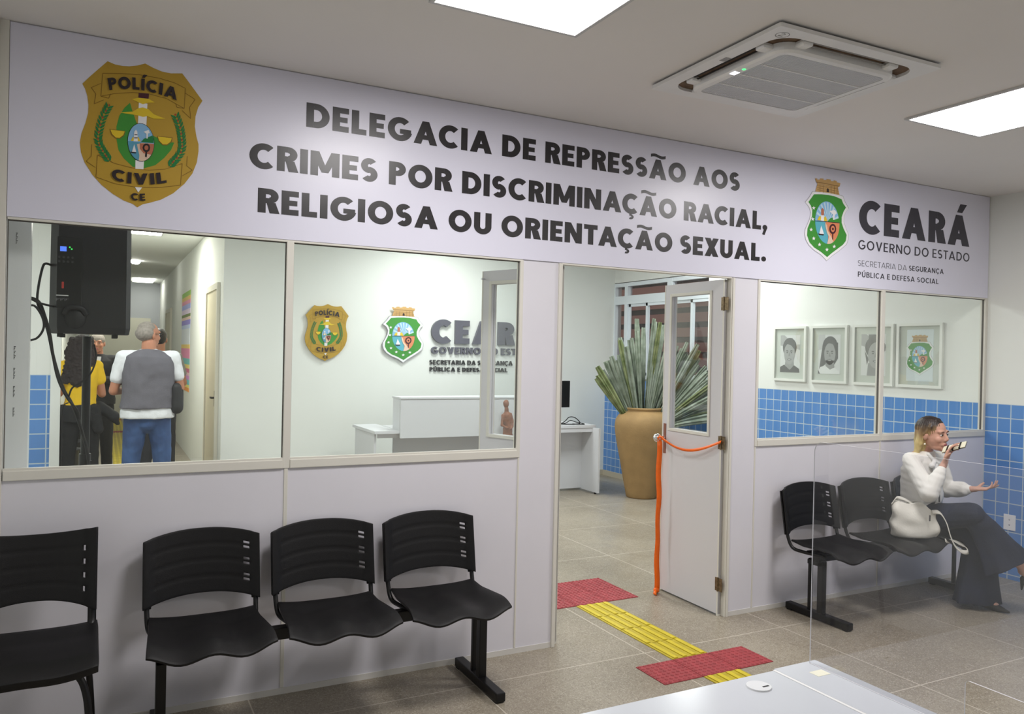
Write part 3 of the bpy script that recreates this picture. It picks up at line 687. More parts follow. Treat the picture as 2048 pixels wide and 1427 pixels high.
# ------------------------------------------------------------------ air conditioner cassette
def aircon():
    t = thing('air_conditioner', 'ceiling cassette air conditioner with dirty louvre slots', 'air conditioner', (0, 0, 0))
    M0 = mat('aircon_white_plastic', rgb(238, 237, 236), .45, noise_amt=.05, noise_scale=5); Md = mat('aircon_dirty_slot', rgb(120, 96, 74), .8, noise_amt=.5, noise_scale=18)
    Mk = mat('aircon_dark', rgb(30, 26, 24), .8); Mg = mat('aircon_grille', rgb(222, 222, 226), .5)
    h = .475; hi_ = .305; R = .055; z0 = -.056; z1 = -.028
    def rsq(a, r, n=6):
        out = []
        for k, (sx, sy) in enumerate(((1, 1), (-1, 1), (-1, -1), (1, -1))):
            for j in range(n+1):
                q = rad(90*k+90*j/n); out.append(((a-r)*sx+r*math.cos(q), (a-r)*sy+r*math.sin(q)))
        return out
    A, B = rsq(h, .01), rsq(.408, .10)
    b = MB(); n = len(A)
    b.faces([(x, y, z1) for x, y in A]+[(x, y, z1) for x, y in B]+[(x, y, -.012) for x, y in A]+[(x, y, -.004) for x, y in B],
            [(k, (k+1) % n, n+(k+1) % n, n+k) for k in range(n)]+[(k, (k+1) % n, 2*n+(k+1) % n, 2*n+k) for k in range(n)]+[(n+k, n+(k+1) % n, 3*n+(k+1) % n, 3*n+k) for k in range(n)], M0)
    pb = b.build('cover_plate', M0, t, loc=(0, 0, 0))
    b = MB(); C = rsq(.412, .09); b.poly([(x, y, -.014) for x, y in C], Md); b.build('slot_recess', Md, t, loc=(0, 0, 0))
    b = MB(); b.box((-h+.02, -h+.02, -.013), (h-.02, h-.02, -.001), Mk); b.build('ceiling_gap_shade', Mk, t, loc=(0, 0, 0))  # dark slab painting the shade in the gap between cover plate and ceiling
    # corner bodies between the slots
    for k in range(4):
        Mz = Matrix.Rotation(rad(90*k), 4, 'Z'); b = MB()
        b.box((.225, -.400, -.040), (.285, -.340, -.014), M0, .012, Mz); b.build('corner_cover', M0, t, loc=(0, 0, 0)); b = MB(); b.box((.340, -.285, -.040), (.400, -.225, -.014), M0, .012, Mz)
        b.build('corner_cover', M0, t, loc=(0, 0, 0))
    for k in range(4):
        Mz = Matrix.Rotation(rad(90*k), 4, 'Z'); b = MB()
        b.box((-.225, -.398, -.024), (.225, -.388, -.018), None, 0, Mz @ Matrix.Translation((0, 0, 0)))
        b.box((-.225, -.376, -.030), (.225, -.368, -.026), None, 0, Mz); b.build('louvre', Mk if k % 2 else mat('aircon_louvre', rgb(150, 146, 142), .5), t, loc=(0, 0, 0))
    P = rsq(.350, .085); Q = rsq(.336, .075); b = MB(); n = len(P)
    IN = rsq(.306, .03); 
    b.faces([(x, y, -.016) for x, y in P]+[(x, y, z0+.008) for x, y in P]+[(x, y, z0) for x, y in Q]+[(x, y, z0) for x, y in IN]+[(x, y, z0+.006) for x, y in IN],
            [(j*n+k, j*n+(k+1) % n, (j+1)*n+(k+1) % n, (j+1)*n+k) for j in range(4) for k in range(n)]+[tuple(range(n-1, -1, -1))], M0)
    gp = b.build('intake_panel', M0, t, loc=(0, 0, 0))
    b = MB()
    b.box((-.304, -.304, z0+.006), (.304, .304, z0+.012), mat('aircon_filter', rgb(196, 196, 202), .6))
    for k in range(60): x = -.300+k*.01; b.box((x, -.30, z0+.001), (x+.005, .30, z0+.006), Mg)
    for y in (-.15, 0, .15): b.box((-.30, y-.004, z0-.001), (.30, y+.004, z0+.006), M0)
    b.build('intake_grille', Mg, gp, loc=(0, 0, 0))
    b = MB(); b.box((-.340, -.02, z0-.001), (-.314, .02, z0+.002)); b.build('display', emis('aircon_display', (.85, .88, 1, 1), 3.0), gp, loc=(0, 0, 0))
    b = MB(); b.cyl((-.327, -.065, z0-.002), (-.327, -.065, z0+.002), .009); b.build('indicator', emis('aircon_green', (.1, 1, .25, 1), 1.6), gp, loc=(0, 0, 0))
    b = MB()
    Mp = mat('pen_mark', rgb(110, 108, 110), .6); c = (-.405, -.405)
    for k in range(20):
        a0, a1 = 2*math.pi*k/20, 2*math.pi*(k+1)/20
        b.poly([(c[0]+r*math.cos(a), c[1]+r*math.sin(a), z1-.0006) for r, a in ((.03, a0), (.03, a1), (.027, a1), (.027, a0))], Mp)
    for q in strip([(x_, -.81-y_) for x_, y_ in [(-.418, -.395), (-.410, -.388), (-.400, -.392), (-.402, -.402), (-.418, -.418), (-.395, -.417)]], .003): b.poly([(x, y, z1-.0006) for x, y in q], Mp)
    b.build('pen_number', Mp, pb, loc=(0, 0, 0))
    b = MB(); b.box((-.44, -.08, z1-.0008), (-.41, -.03, z1)); b.build('sticker', mat('grey_sticker', rgb(150, 148, 146), .5), pb, loc=(0, 0, 0))
    t.location = (1.880, -1.175, ZT+.002); t.rotation_euler = (0, 0, rad(-1.5)); t.scale = (1, .90, 1)
aircon()

# ------------------------------------------------------------------ doors
def door(n, hinge, ang, side, label_h):
    """leaf runs from the hinge along +x local; ang turns it about z"""
    Wd, H, T = .62, 2.17, .035
    p = struct(thing('door_%d' % n, None, None, hinge)); p.rotation_euler = (0, 0, ang)
    gx0, gx1, gz0, gz1 = .135, .535, 1.165, 2.085
    b = MB()
    for lo, hi in (((0, -T/2, .012), (gx0, T/2, H)), ((gx1, -T/2, .012), (Wd, T/2, H)), ((gx0, -T/2, .012), (gx1, T/2, gz0)), ((gx0, -T/2, gz1), (gx1, T/2, H))): b.box(lo, hi)
    bmesh.ops.remove_doubles(b.bm, verts=b.bm.verts, dist=.0001)
    b.build('leaf', M_door, p, loc=(0, 0, 0))
    b = MB()
    e = .02
    for s in (-1, 1):
        y0, y1 = sorted((s*T/2, s*(T/2+.008)))
        for lo, hi in (((gx0-e, y0, gz0-e), (gx0, y1, gz1+e)), ((gx1, y0, gz0-e), (gx1+e, y1, gz1+e)), ((gx0, y0, gz0-e), (gx1, y1, gz0)), ((gx0, y0, gz1), (gx1, y1, gz1+e))): b.box(lo, hi, None, .002)
    b.build('glazing_bead', M_frame, p, loc=(0, 0, 0))
    b = MB(); b.box((gx0, -.003, gz0), (gx1, .003, gz1)); b.build('pane', M_doorglass, p, loc=(0, 0, 0))
    b = MB(); b.box((-.0, -T/2-.002, .0), (.012, T/2+.002, H)); b.box((Wd-.008, -T/2-.001, .01), (Wd+.002, T/2+.001, H)); b.build('edge_strip', M_frame, p, loc=(0, 0, 0))
    return p, Wd, T
d1, Wd, TT = door(1, (2.628, .030, 0), rad(89.0), 1, '')
# the visible face of the right leaf is its -x world side, that is local +y
for z in (.205, 1.117, 2.012):
    b = MB(); b.box((-.038, TT/2-.0, z-.042), (-.003, TT/2+.004, z+.042)); b.box((.003, TT/2, z-.042), (.026, TT/2+.004, z+.042)); b.cyl((0, TT/2+.004, z-.045), (0, TT/2+.004, z+.045), .006)
    for s in (-1, 1):
        for dz in (-.025, 0, .025): b.cyl((s*.017, TT/2+.003, z+dz), (s*.017, TT/2+.0055, z+dz), .004)
    b.build('hinge', M_brass, d1, loc=(0, 0, 0))
b = MB(); b.box((Wd-.045, TT/2, .98), (Wd-.018, TT/2+.004, 1.19), None, .001); b.build('lock_plate', mat('worn_copper_plate', rgb(150, 100, 84), .4, metal=.4), d1, loc=(0, 0, 0))
b = MB(); b.cyl((Wd-.03, TT/2, 1.09), (Wd-.03, TT/2+.05, 1.09), .012); b.ell((Wd-.03, TT/2+.065, 1.09), (.03, .03, .03)); b.build('door_knob', M_chrome, d1, loc=(0, 0, 0))
d2, _, _ = door(2, (1.392, .030, 0), rad(110.5), -1, '')
b = MB(); b.cyl((Wd-.02, TT/2, 2.12), (Wd-.02, TT/2+.03, 2.12), .006); b.build('bolt', M_chrome, d2, loc=(0, 0, 0))

# orange ribbon
def ribbon():
    b = MB()
    kx, ky, kz = 2.54, .598, 1.09
    # hanging tail
    pts = [(kx+.01+.004*math.sin(k*.9), ky-.012+.003*math.sin(k*.5), kz-.02-(kz-.03)*k/24) for k in range(25)]; w0 = .018
    P = [];
    for k, p in enumerate(pts):
        a = .35+.25*math.sin(k*.35); P += [V(p)+V((math.cos(a)*w0, -math.sin(a)*w0, 0)), V(p)-V((math.cos(a)*w0, -math.sin(a)*w0, 0))]
    b.faces(P, [(2*k, 2*k+1, 2*k+3, 2*k+2) for k in range(24)], None, True)
    # swag from the knob to the hinge side
    P = []; n = 30
    for k in range(n+1):
        u = k/n; y = ky+(.015-ky)*u; z = 1.105+(1.125-1.105)*u-.075*math.sin(math.pi*u); x = kx+.02+(2.598-kx-.02)*u-.02*math.sin(math.pi*u)
        tw = .010; tl = .5*math.sin(u*5)
        P += [(x-.004-tw*math.sin(tl)*.6, y, z+tw*math.cos(tl)), (x-.004+tw*math.sin(tl)*.6, y, z-tw*math.cos(tl))]
    b.faces(P, [(2*k, 2*k+1, 2*k+3, 2*k+2) for k in range(n)], None, True)
    o = b.build('ribbon', M_orange); s = o.modifiers.new('s', 'SOLIDIFY'); s.thickness = .0015
    tag(o, 'orange satin ribbon hung from the door knob across the open door to the floor', 'ribbon')
    k = MB(); k.ell((kx+.01, ky-.012, .022), (.022, .02, .02)); k.tube([(kx+.0, ky-.02, .02), (kx-.025, ky-.04, .012), (kx-.03, ky-.06, .008)], [.008, .012, .006])
    k.tube([(kx+.0, ky, 1.095), (kx+.02, ky-.035, 1.10), (kx+.05, ky, 1.095), (kx+.02, ky+.0, 1.07), (kx+.0, ky, 1.095)], .006)
    k.build('knot', M_orange, o)
ribbon()

# ------------------------------------------------------------------ benches
def back_grid(w=.49, hole_cols=None, rows=28, holes=(), bow=.045, top=.035, bot=.038, h=.285, lean=.05, cols=36):
    """backrest sheet in local coords: x across, z from 0; y positive = back"""
    b = MB(); vs = []
    for j in range(rows+1):
        v = j/rows; row = []
        for i in range(cols+1):
            u = i/cols*2-1; arch = 1-abs(u)**2.2
            z0 = bot*arch; z1 = h+top*arch; z = z0+(z1-z0)*v
            y = bow*arch+lean*v; 
            
            g = min(abs(v*4.0-round(v*4.0)), .5)
            if 0 < round(v*4.0) < 4 and g < .05 and abs(u) < .84: y += .0022
            if abs(u) > .88: y -= .007
            row.append(b.bm.verts.new((u*w/2, y, z)))
        vs.append(row)
    for j in range(rows):
        for i in range(cols):
            if any(j in r and i in c for r, c in holes): continue
            f = b.bm.faces.new((vs[j][i], vs[j][i+1], vs[j+1][i+1], vs[j+1][i])); f.smooth = True
    return b
def seat_grid(w0=.44, w1=.50, depth=.42, wave=1.0):
    b = MB(); nu, nv = 24, 18; vs = []
    for j in range(nv+1):
        v = j/nv; row = []
        for i in range(nu+1):
            u = i/nu*2-1; w = w0+(w1-w0)*v
            sad = -.014*wave*(math.cos(math.pi*u*1.0*2)*-1)*min(1, v*1.4)    # two thigh hollows, raised centre and sides
            z = sad + .012*abs(u)**3 - .028*max(0, v-.72)**2/.078 + .018*max(0, .25-v)/.25
            y = -depth*v + (.022*(u*u) if v > .8 else 0)*((v-.8)/.2 if v > .8 else 0)
            row.append(b.bm.verts.new((u*w/2, y, z)))
        vs.append(row)
    for j in range(nv):
        for i in range(nu):
            f = b.bm.faces.new((vs[j][i], vs[j+1][i], vs[j+1][i+1], vs[j][i+1])); f.smooth = True
    return b
def sol(o, th, off=0):
    s = o.modifiers.new('solid', 'SOLIDIFY'); s.thickness = th; s.offset = off; bv = o.modifiers.new('bev', 'BEVEL'); bv.width = .002; bv.segments = 2; bv.limit_method = 'ANGLE'; bv.angle_limit = rad(60); return o
HOLES = [((6, ), (31, 32)), ((8, ), (31, 32)), ((13, ), (31, 32)), ((15, ), (31, 32)), ((20, ), (31, 32)), ((22, ), (31, 32))]
def bench(x0, label, legs):
    """origin on the floor below the middle seat"""
    t = thing('waiting_bench', label, 'bench', (x0, -.28, 0))
    b = MB(); b.box((-.70, -.025, .372), (.78, .025, .425), None, .004); b.build('beam', M_blackmetal, t, loc=(0, 0, 0))
    for lx in legs:
        b = MB(); b.box((lx-.020, -.050, .04), (lx+.020, -.010, .38), None, .003); b.box((lx-.012, .050, .04), (lx+.012, .072, .38), None, .003)
        b.box((lx-.02, -.050, .345), (lx+.02, .072, .375), None, .003)
        lg = b.build('leg', M_blackmetal, t, loc=(0, 0, 0))
        b = MB(); b.box((lx-.025, -.255, .006), (lx+.025, .245, .05), None, .006); b.build('foot', M_blackmetal, lg, loc=(0, 0, 0))
        b = MB()
        for y in (-.245, .20): b.box((lx-.022, y, 0), (lx+.022, y+.035, .008))
        b.build('rubber_foot', M_rubber, lg, loc=(0, 0, 0))
    for k in (-1, 0, 1):
        cx = k*.545
        s = sol(seat_grid().build('seat', M_black, t, loc=(cx, .145, .455)), .012)
        b = MB()
        for sx in (-1, 1):
            b.tube(bez([(sx*.17, -.08, .425), (sx*.20, .06, .425), (sx*.222, .13, .44), (sx*.228, .165, .50), (sx*.228, .178, .56), (sx*.228, .19, .64)], 6), .011)
        b.box((-.17, -.10, .420), (.17, -.07, .432)); b.box((-.17, .03, .420), (.17, .06, .432))
        b.build('back_bracket', M_blackmetal, t, loc=(cx, 0, 0))
        bk = sol(back_grid(holes=HOLES).build('backrest', M_black, t, loc=(cx, .160, .518)), .012)
        b = MB()
        for sx in (-1, 1):
            b.box((sx*.228-.018, .008, .0), (sx*.228+.018, .022, .285), None, .005, Matrix.Rotation(-.175, 4, 'X'))
        b.build('side_sleeve', M_black, bk, loc=(0, 0, 0))
    return t
bench(.023, 'black three-seat waiting bench against the partition left of the doorway', (-.725, .745))
b2 = bench(3.84, 'black three-seat waiting bench under the right window, woman seated on it', (-.675, .80))

# single chair at the left edge
def chair():
    t = thing('chair', 'black plastic chair with tubular legs at the left edge', 'chair', (-1.17, -.45, 0))
    s = sol(seat_grid(.46, .47, .43, .15).build('seat', M_black, t, loc=(0, .20, .515)), .034, -1)
    rows = [((5, 6), (32,)), ((10, 11), (32,)), ((15, 16), (32,)), ((20, 21), (32,)), ((5, 6), (3,)), ((10, 11), (3,)), ((15, 16), (3,)), ((20, 21), (3,))]
    bk = back_grid(w=.45, holes=rows, bow=.05, top=-.025, bot=.045, h=.325, lean=.06).build('backrest', M_black, t, loc=(0, .195, .587)); sol(bk, .016)
    for sx in (-1, 1):
        b = MB(); b.tube(bez([(sx*.19, -.05, .495), (sx*.205, .12, .495), (sx*.21, .19, .53), (sx*.21, .215, .60), (sx*.21, .235, .70)], 6), .016)
        b.build('back_support', M_blackmetal, t, loc=(0, 0, 0))
        b = MB(); b.tube(bez([(sx*.02, -.14, .497), (sx*.10, -.145, .492), (sx*.165, -.155, .462), (sx*.198, -.165, .39), (sx*.212, -.18, .25), (sx*.222, -.20, .012)], 8), .0125)
        lg = b.build('leg', M_blackmetal, t, loc=(0, 0, 0)); b = MB(); b.cyl((sx*.222, -.20, 0), (sx*.2215, -.1995, .03), .016); b.build('rubber_foot', M_rubber, lg, loc=(0, 0, 0))
        b = MB(); b.tube(bez([(sx*.02, .10, .497), (sx*.10, .11, .492), (sx*.165, .12, .462), (sx*.198, .135, .39), (sx*.212, .16, .25), (sx*.222, .21, .012)], 8), .0125)
        lg = b.build('leg', M_blackmetal, t, loc=(0, 0, 0)); b = MB(); b.cyl((sx*.222, .21, 0), (sx*.2215, .2095, .03), .016); b.build('rubber_foot', M_rubber, lg, loc=(0, 0, 0))
    b = MB(); b.box((-.17, -.15, .488), (.17, -.12, .505)); b.box((-.17, .08, .488), (.17, .11, .505)); b.build('seat_frame', M_blackmetal, t, loc=(0, 0, 0))
chair()

# ------------------------------------------------------------------ tactile paving
def tactile(kind, x, y, label, group=None, proto={}, s=.25):
    if kind not in proto:
        b = MB(); g = .0025
        m1, m2 = (M_yelt, M_yelb) if kind == 'yellow' else (M_redt, M_redt)
        b.box((g, g, 0), (s-g, s-g, .004), m1)
        if kind == 'yellow':
            for k in range(4): xx = .031+k*.0625; b.box((xx-.013, .008, .004), (xx+.013, s-.008, .009), m2, .002)
        else:
            for i in range(8):
                for j in range(8): b.cyl((.016+i*.0312, .016+j*.0312, .004), (.016+i*.0312, .016+j*.0312, .008), .010, .007, m2, 8)
        o = b.build('tactile_tile'); proto[kind] = o
    else: o = proto[kind].copy(); COL.objects.link(o)
    o.location = (x, y, .0)
    for k_ in ('group', 'kind'):
        if k_ in o: del o[k_]
    return tag(o, label, 'tactile tile', group)
for k, s in enumerate(('left', 'middle', 'right')): tactile('red', 1.617+.25*k, -.692, 'red studded tactile tile, %s of the three in front of the doorway' % s)
tactile('yellow', 1.868, -.942, 'yellow ribbed tactile tile half hidden by the white table')
for k, s in enumerate(('first', 'second', 'third', 'fourth')): tactile('yellow', 1.868, -.442+.25*k, 'yellow ribbed tactile tile in the doorway, %s from the near red row' % s)
for i in range(3):
    for j in range(2): tactile('red', 1.63+.25*i, .56+.25*j, 'red studded tactile tile, %s row and %s column of the block past the doorway' % (('near', 'far')[j], ('left', 'middle', 'right')[i]))
for k in range(34):
    y = 6.0+k*.30; red = k in (23, 32)
    for xx in (-.78,):
        tactile('red' if red else 'yellow', xx, y, ('red tactile tile crossing' if red else 'yellow tactile tile of') + ' the paved strip down the corridor floor', 'corridor tactile strip, red' if red else 'corridor tactile strip, yellow').scale = (1.0, 1.2, 1)

# ------------------------------------------------------------------ foreground table and shield
tb = thing('counter_table', 'white laminate counter table in the foreground', 'table', (.2, -2.6, 0))
b = MB(); b.box((-.35, -3.1, .725), (.822, -2.178, .75), None, .002); b.build('table_top', M_table, tb)
b = MB(); b.box((.829, -3.1, .725), (1.0, -2.172, .752), None, .002); b.build('table_top', M_table, tb)['label'] = 'narrow end strip of the top'
b = MB(); b.box((.820, -3.1, .722), (.831, -2.178, .7512)); b.build('edge_band', mat('white_edge_band', rgb(240, 240, 240), .35), tb)
b = MB(); b.cyl((.697, -2.247, .7495), (.697, -2.247, .754), .036, .034, None, 28); b.build('cable_grommet', mat('white_plastic', rgb(226, 228, 232), .3), tb)
b = MB(); b.box((.70, -2.262, .754), (.722, -2.256, .7545)); b.build('grommet_slot', M_rubber, tb)
b = MB(); b.box((.905, -2.27, .752), (.955, -2.235, .7525)); b.build('label_sticker', mat('cream_sticker', rgb(236, 234, 214), .5), tb)
for x in (-.30, .93):
    b = MB(); b.box((x, -3.05, 0), (x+.03, -2.25, .725)); b.build('side_panel', M_table, tb)
b = MB(); b.box((-.27, -2.30, .25), (.93, -2.28, .725)); b.build('modesty_panel', M_table, tb)
# acrylic shield with a pass-through
def shield():
    X = .962; T = .004; y1, y0 = -2.185, -3.05; z0, z1 = .7525, 1.418; cy1, cy0, cz = -2.665, -2.95, .882
    def rc(cy, cz_, r, a0, a1, n=6): return [(cy+r*math.cos(rad(a0+(a1-a0)*k/n)), cz_+r*math.sin(rad(a0+(a1-a0)*k/n))) for k in range(n+1)]
    O = [(y1, z0)]+rc(y1-.03, z1-.03, .03, 0, 90)+rc(y0+.03, z1-.03, .03, 90, 180)+[(y0, z0), (cy0, z0)]+rc(cy0+.012, cz-.012, .012, 180, 90)+rc(cy1-.012, cz-.012, .012, 90, 0)+[(cy1, z0)]
    b = MB(); n = len(O)
    b.faces([(X, y, z) for y, z in O]+[(X+T, y, z) for y, z in O], [tuple(range(n)), tuple(range(2*n-1, n-1, -1))], M_acry)
    b.faces([(X, y, z) for y, z in O]+[(X+T, y, z) for y, z in O], [(k, k+n, (k+1) % n+n, (k+1) % n) for k in range(n)], M_acry_edge)
    tag(b.build('acrylic_shield'), 'clear acrylic screen with cutout standing on the white counter table', 'screen')
shield()

# ------------------------------------------------------------------ framed pictures on the right wall
M_fr = mat('white_picture_frame', rgb(228, 230, 224), .5); M_mat = mat('pale_mount_board', rgb(206, 210, 204), .7)
def framed(yc, label, art):
    t = thing('framed_picture', label, 'picture', (XR, yc, 1.44)); W2, z0, z1 = .215, 1.443, 2.0; X = XR
    b = MB(); e = .024
    for a0, a1, c0, c1 in ((yc-W2, yc-W2+e, z0, z1), (yc+W2-e, yc+W2, z0, z1), (yc-W2+e, yc+W2-e, z0, z0+e), (yc-W2+e, yc+W2-e, z1-e, z1)): b.box((X-.03, a0, c0), (X-.001, a1, c1))
    b.build('picture_frame', M_fr, t)
    b = MB(); b.box((X-.010, yc-W2+e, z0+e), (X-.004, yc+W2-e, z1-e)); b.build('mount_board', M_mat, t)
    art(t, yc, z0, z1)
    b = MB(); b.box((X-.02, yc-W2+e, z0+e), (X-.018, yc+W2-e, z1-e)); b.build('pane', glass_mat('picture_glass', (.97, .98, .97, 1)), t)
def portrait(var):
    def art(t, yc, z0, z1):
        b = MB(); X = XR-.011; g = lambda v: mat('photo_grey_%d' % v, rgb(v, v, v+2), .5)
        y = lambda u: yc-u                     # viewer's right is -y
        zc = (z0+z1)/2
        def P(lay, v, pts): b.poly([(X-.0004*lay, y(u*.13), zc+w_*.19) for u, w_ in pts], g(v))
        def E(lay, v, cx, cz, rx, rz, n=22): P(lay, v, [(cx+rx*math.cos(2*math.pi*k/n), cz+rz*math.sin(2*math.pi*k/n)) for k in range(n)])
        P(0, 226, [(-1, -1), (1, -1), (1, 1), (-1, 1)])
        if var != 1: P(1, 176, [(-1, .45), (-.5, .35), (-.2, .8), (-.6, 1), (-1, 1)]); P(1, 190, [(.6, .3), (1, .2), (1, .5), (.7, .5)])
        else: P(1, 200, [(-1, .2), (-.4, .3), (-.4, 1), (-1, 1)])
        if var == 0:
            P(2, 84, [(-1, -1), (-1, -.72), (-.6, -.6), (.4, -.6), (.95, -.8), (.98, -1)]); P(3, 156, [(-.45, -.3), (.35, -.3), (.42, -.62), (0, -.86), (-.5, -.64)])
            E(4, 92, -.05, .34, .70, .52); E(5, 168, -.06, .02, .54, .60); P(6, 92, [(-.6, .3), (-.3, .52), (.1, .46), (.5, .2), (.58, .55), (.2, .85), (-.5, .7)])
        elif var == 1:
            P(2, 92, [(-.62, .5), (-.9, -.75), (-.3, -.5), (.5, -.5), (.8, -.2), (.78, .6)]); E(3, 88, .06, .42, .68, .50); P(4, 236, [(-1, -1), (-.8, -.66), (-.3, -.56), (.5, -.66), (.95, -.86), (1, -1)]); P(5, 150, [(-.3, -.3), (.42, -.3), (.5, -.66), (.1, -.78), (-.3, -.6)]); E(5, 164, .06, .02, .52, .56)
            P(6, 90, [(-.48, .25), (-.2, .58), (.35, .52), (.6, .1), (.66, .5), (.2, .86), (-.4, .7)]); P(5, 110, [(-1, -.8), (-.8, -1), (-1, -1)])
        else:
            P(2, 150, [(-.5, -1), (-.4, -.4), (.6, -.4), (.9, -1)]); P(3, 120, [(-.4, .98), (.6, .98), (.6, .6), (-.4, .6)]); E(4, 96, .15, .36, .82, .54); E(5, 172, .2, -.02, .62, .62); P(6, 110, [(-.5, .2), (-.1, .6), (.5, .6), (.8, .2), (.7, .8), (.1, .95), (-.5, .7)]); P(3, 104, [(-.7, .2), (-.5, -.5), (-.35, -.2)])
        cx = (-.06, .06, .2)[var]
        for s in (-1, 1): P(7, 84, [(cx+s*.1, .12), (cx+s*.32, .14), (cx+s*.3, .19), (cx+s*.12, .18)]); E(7, 66, cx+s*.21, .06, .075, .028, 10)
        P(7, 138, [(cx-.08, -.12), (cx+.09, -.12), (cx+.03, .08), (cx-.02, .08)]); E(7, 96, cx, -.30, .22, .05, 12); P(8, 214, [(cx-.15, -.285), (cx+.15, -.285), (cx+.1, -.32), (cx-.1, -.32)])
        b.build('photograph', None, t)
    return art
def crest_art(t, yc, z0, z1):
    b = MB(); b.box((XR-.0112, yc-.125, 1.50), (XR-.0102, yc+.125, 1.945), mat('paper_white', rgb(226, 234, 240), .6))
    sc = .62; zc = 1.725
    for lay, m, pts in CREST:
        b.poly([(XR-.0115-.0005*lay, yc-(x-CREST_C[0])*sc*1.0, zc+(z-CREST_C[1])*sc) for x, z in pts], m)
    b.build('crest_print', None, t)
framed(2.02, 'framed black and white portrait in a dark top, leftmost on the wall', portrait(0))
framed(1.528, 'framed black and white portrait of a smiling girl with long hair, second from left', portrait(1))
framed(1.035, 'framed black and white portrait partly hidden behind the window post', portrait(2))
framed(.572, 'framed green state crest print, rightmost on the wall', crest_art)
# wall socket behind the seated woman
def socket():
    t = thing('wall_socket', 'white double wall socket plate on the blue tiles', 'socket', (XR, -.205, .39))
    y, z = -.215, .44
    b = MB(); b.box((XR-.008, y-.045, z-.06), (XR, y+.045, z+.06), None, .003); b.build('plate', M_pvc, t)
    b = MB(); b.cyl((XR-.009, y, z+.02), (XR-.007, y, z+.02), .006); b.cyl((XR-.009, y, z-.02), (XR-.007, y, z-.02), .006); b.build('screw', M_chrome, t)
socket()

# ------------------------------------------------------------------ lobby furniture
def desk():
    t = thing('reception_desk', 'grey white reception desk with raised front panel in the lobby', 'desk', (3.0, 4.4, 0))
    b = MB(); b.box((1.60, 4.12, .79), (1.875, 4.95, .82)); b.box((1.88, 4.16, .79), (4.38, 4.75, .822), None, .002); b.build('desk_top', M_desk, t)
    b = MB(); b.box((1.875, 4.10, .74), (3.72, 4.125, 1.155)); b.build('front_panel', M_desk, t)
    b = MB(); b.box((1.865, 4.09, 1.155), (3.73, 4.36, 1.175), None, .002); b.build('raised_shelf', M_desk, t)
    b = MB(); b.box((1.87, 4.125, .82), (1.892, 4.34, 1.155)); b.build('side_panel', M_desk, t)
    b = MB(); b.box((3.70, 4.125, .82), (3.72, 4.34, 1.155)); b.build('side_panel', M_desk, t)
    b = MB(); b.box((1.62, 4.20, .02), (1.645, 4.90, .79)); b.build('side_panel', M_desk, t)
    b = MB(); b.box((4.335, 4.03, .02), (4.36, 4.72, .79)); b.build('side_panel', M_desk, t)
    b = MB(); b.box((1.9, 4.40, .03), (4.335, 4.42, .79)); b.build('modesty_panel', M_desk, t)
    b = MB(); b.box((1.65, 4.17, .74), (4.335, 4.19, .79)); b.build('rail', M_desk, t)
    b = MB()
    for x, y in ((1.632, 4.25), (1.632, 4.85), (4.347, 4.10), (4.347, 4.66)): b.cyl((x, y, 0), (x, y, .02), .015)
    b.build('glide_foot', M_rubber, t)
desk()
mo = thing('monitor', 'black computer monitor on the lobby desk', 'monitor', (3.93, 4.45, .822))
b = MB(); b.box((3.69, 4.42, 1.02), (4.16, 4.445, 1.345), None, .004); b.build('screen', mat('monitor_black', rgb(18, 20, 22), .3), mo)
b = MB(); b.box((3.83, 4.445, 1.07), (4.02, 4.475, 1.29), None, .01); b.cyl((3.93, 4.47, .83), (3.93, 4.46, 1.1), .016); b.build('stand', M_blackmetal, mo)
b = MB(); b.cyl((3.93, 4.49, .8225), (3.93, 4.49, .832), .09, .085); b.build('base', M_blackmetal, mo)
b = MB(); z = .829
b.tube(bez([(3.82, 4.38, z), (3.95, 4.30, z+.005), (4.05, 4.34, z+.03), (4.12, 4.36, z+.075), (4.19, 4.34, z+.07), (4.24, 4.30, z+.01), (4.15, 4.26, z), (4.02, 4.28, z), (3.9, 4.36, z+.006)], 8), .0055)
b.tube(bez([(3.84, 4.30, z), (4.0, 4.27, z+.01), (4.1, 4.30, z+.04), (4.18, 4.29, z+.02), (4.27, 4.25, z), (4.2, 4.22, z), (4.1, 4.25, z+.004)], 8), .005)
tag(b.build('cable_coil', M_rubber), 'loose black cables coiled on the lobby desk', 'cable')
# wooden figure seen through the left door leaf
fg = thing('carved_statue', 'slender brown carved wooden figure seen through the left door leaf', 'statue', (3.07, 3.95, 0))
b = MB(); fx, fy = 3.07, 3.95
b.lathe([(0, 0), (.13, 0), (.13, .05), (.10, .07), (.07, .12), (0, .12)], (fx, fy, 0))
b.cap((fx, fy, .10), (fx+.01, fy, .62), .055, .060); b.cap((fx+.01, fy, .62), (fx, fy, .86), .062, .050); b.cap((fx, fy, .86), (fx-.012, fy, .97), .048, .052); b.cap((fx-.012, fy, .98), (fx-.02, fy, 1.06), .026, .022)
b.ell((fx-.024, fy, 1.105), (.034, .036, .046)); b.cap((fx+.035, fy, .99), (fx+.062, fy-.02, .88), .017, .014); b.cap((fx+.062, fy-.02, .88), (fx+.02, fy-.055, .83), .014, .011); b.cap((fx-.06, fy, .98), (fx-.082, fy-.02, .87), .017, .014); b.cap((fx-.082, fy-.02, .87), (fx-.03, fy-.055, .84), .014, .011)
remesh(b, 'figure', mat('carved_wood', rgb(146, 88, 58), .6, noise_amt=.4, noise_scale=25), fg, .006, 3, wr=.004, wr_scale=30)

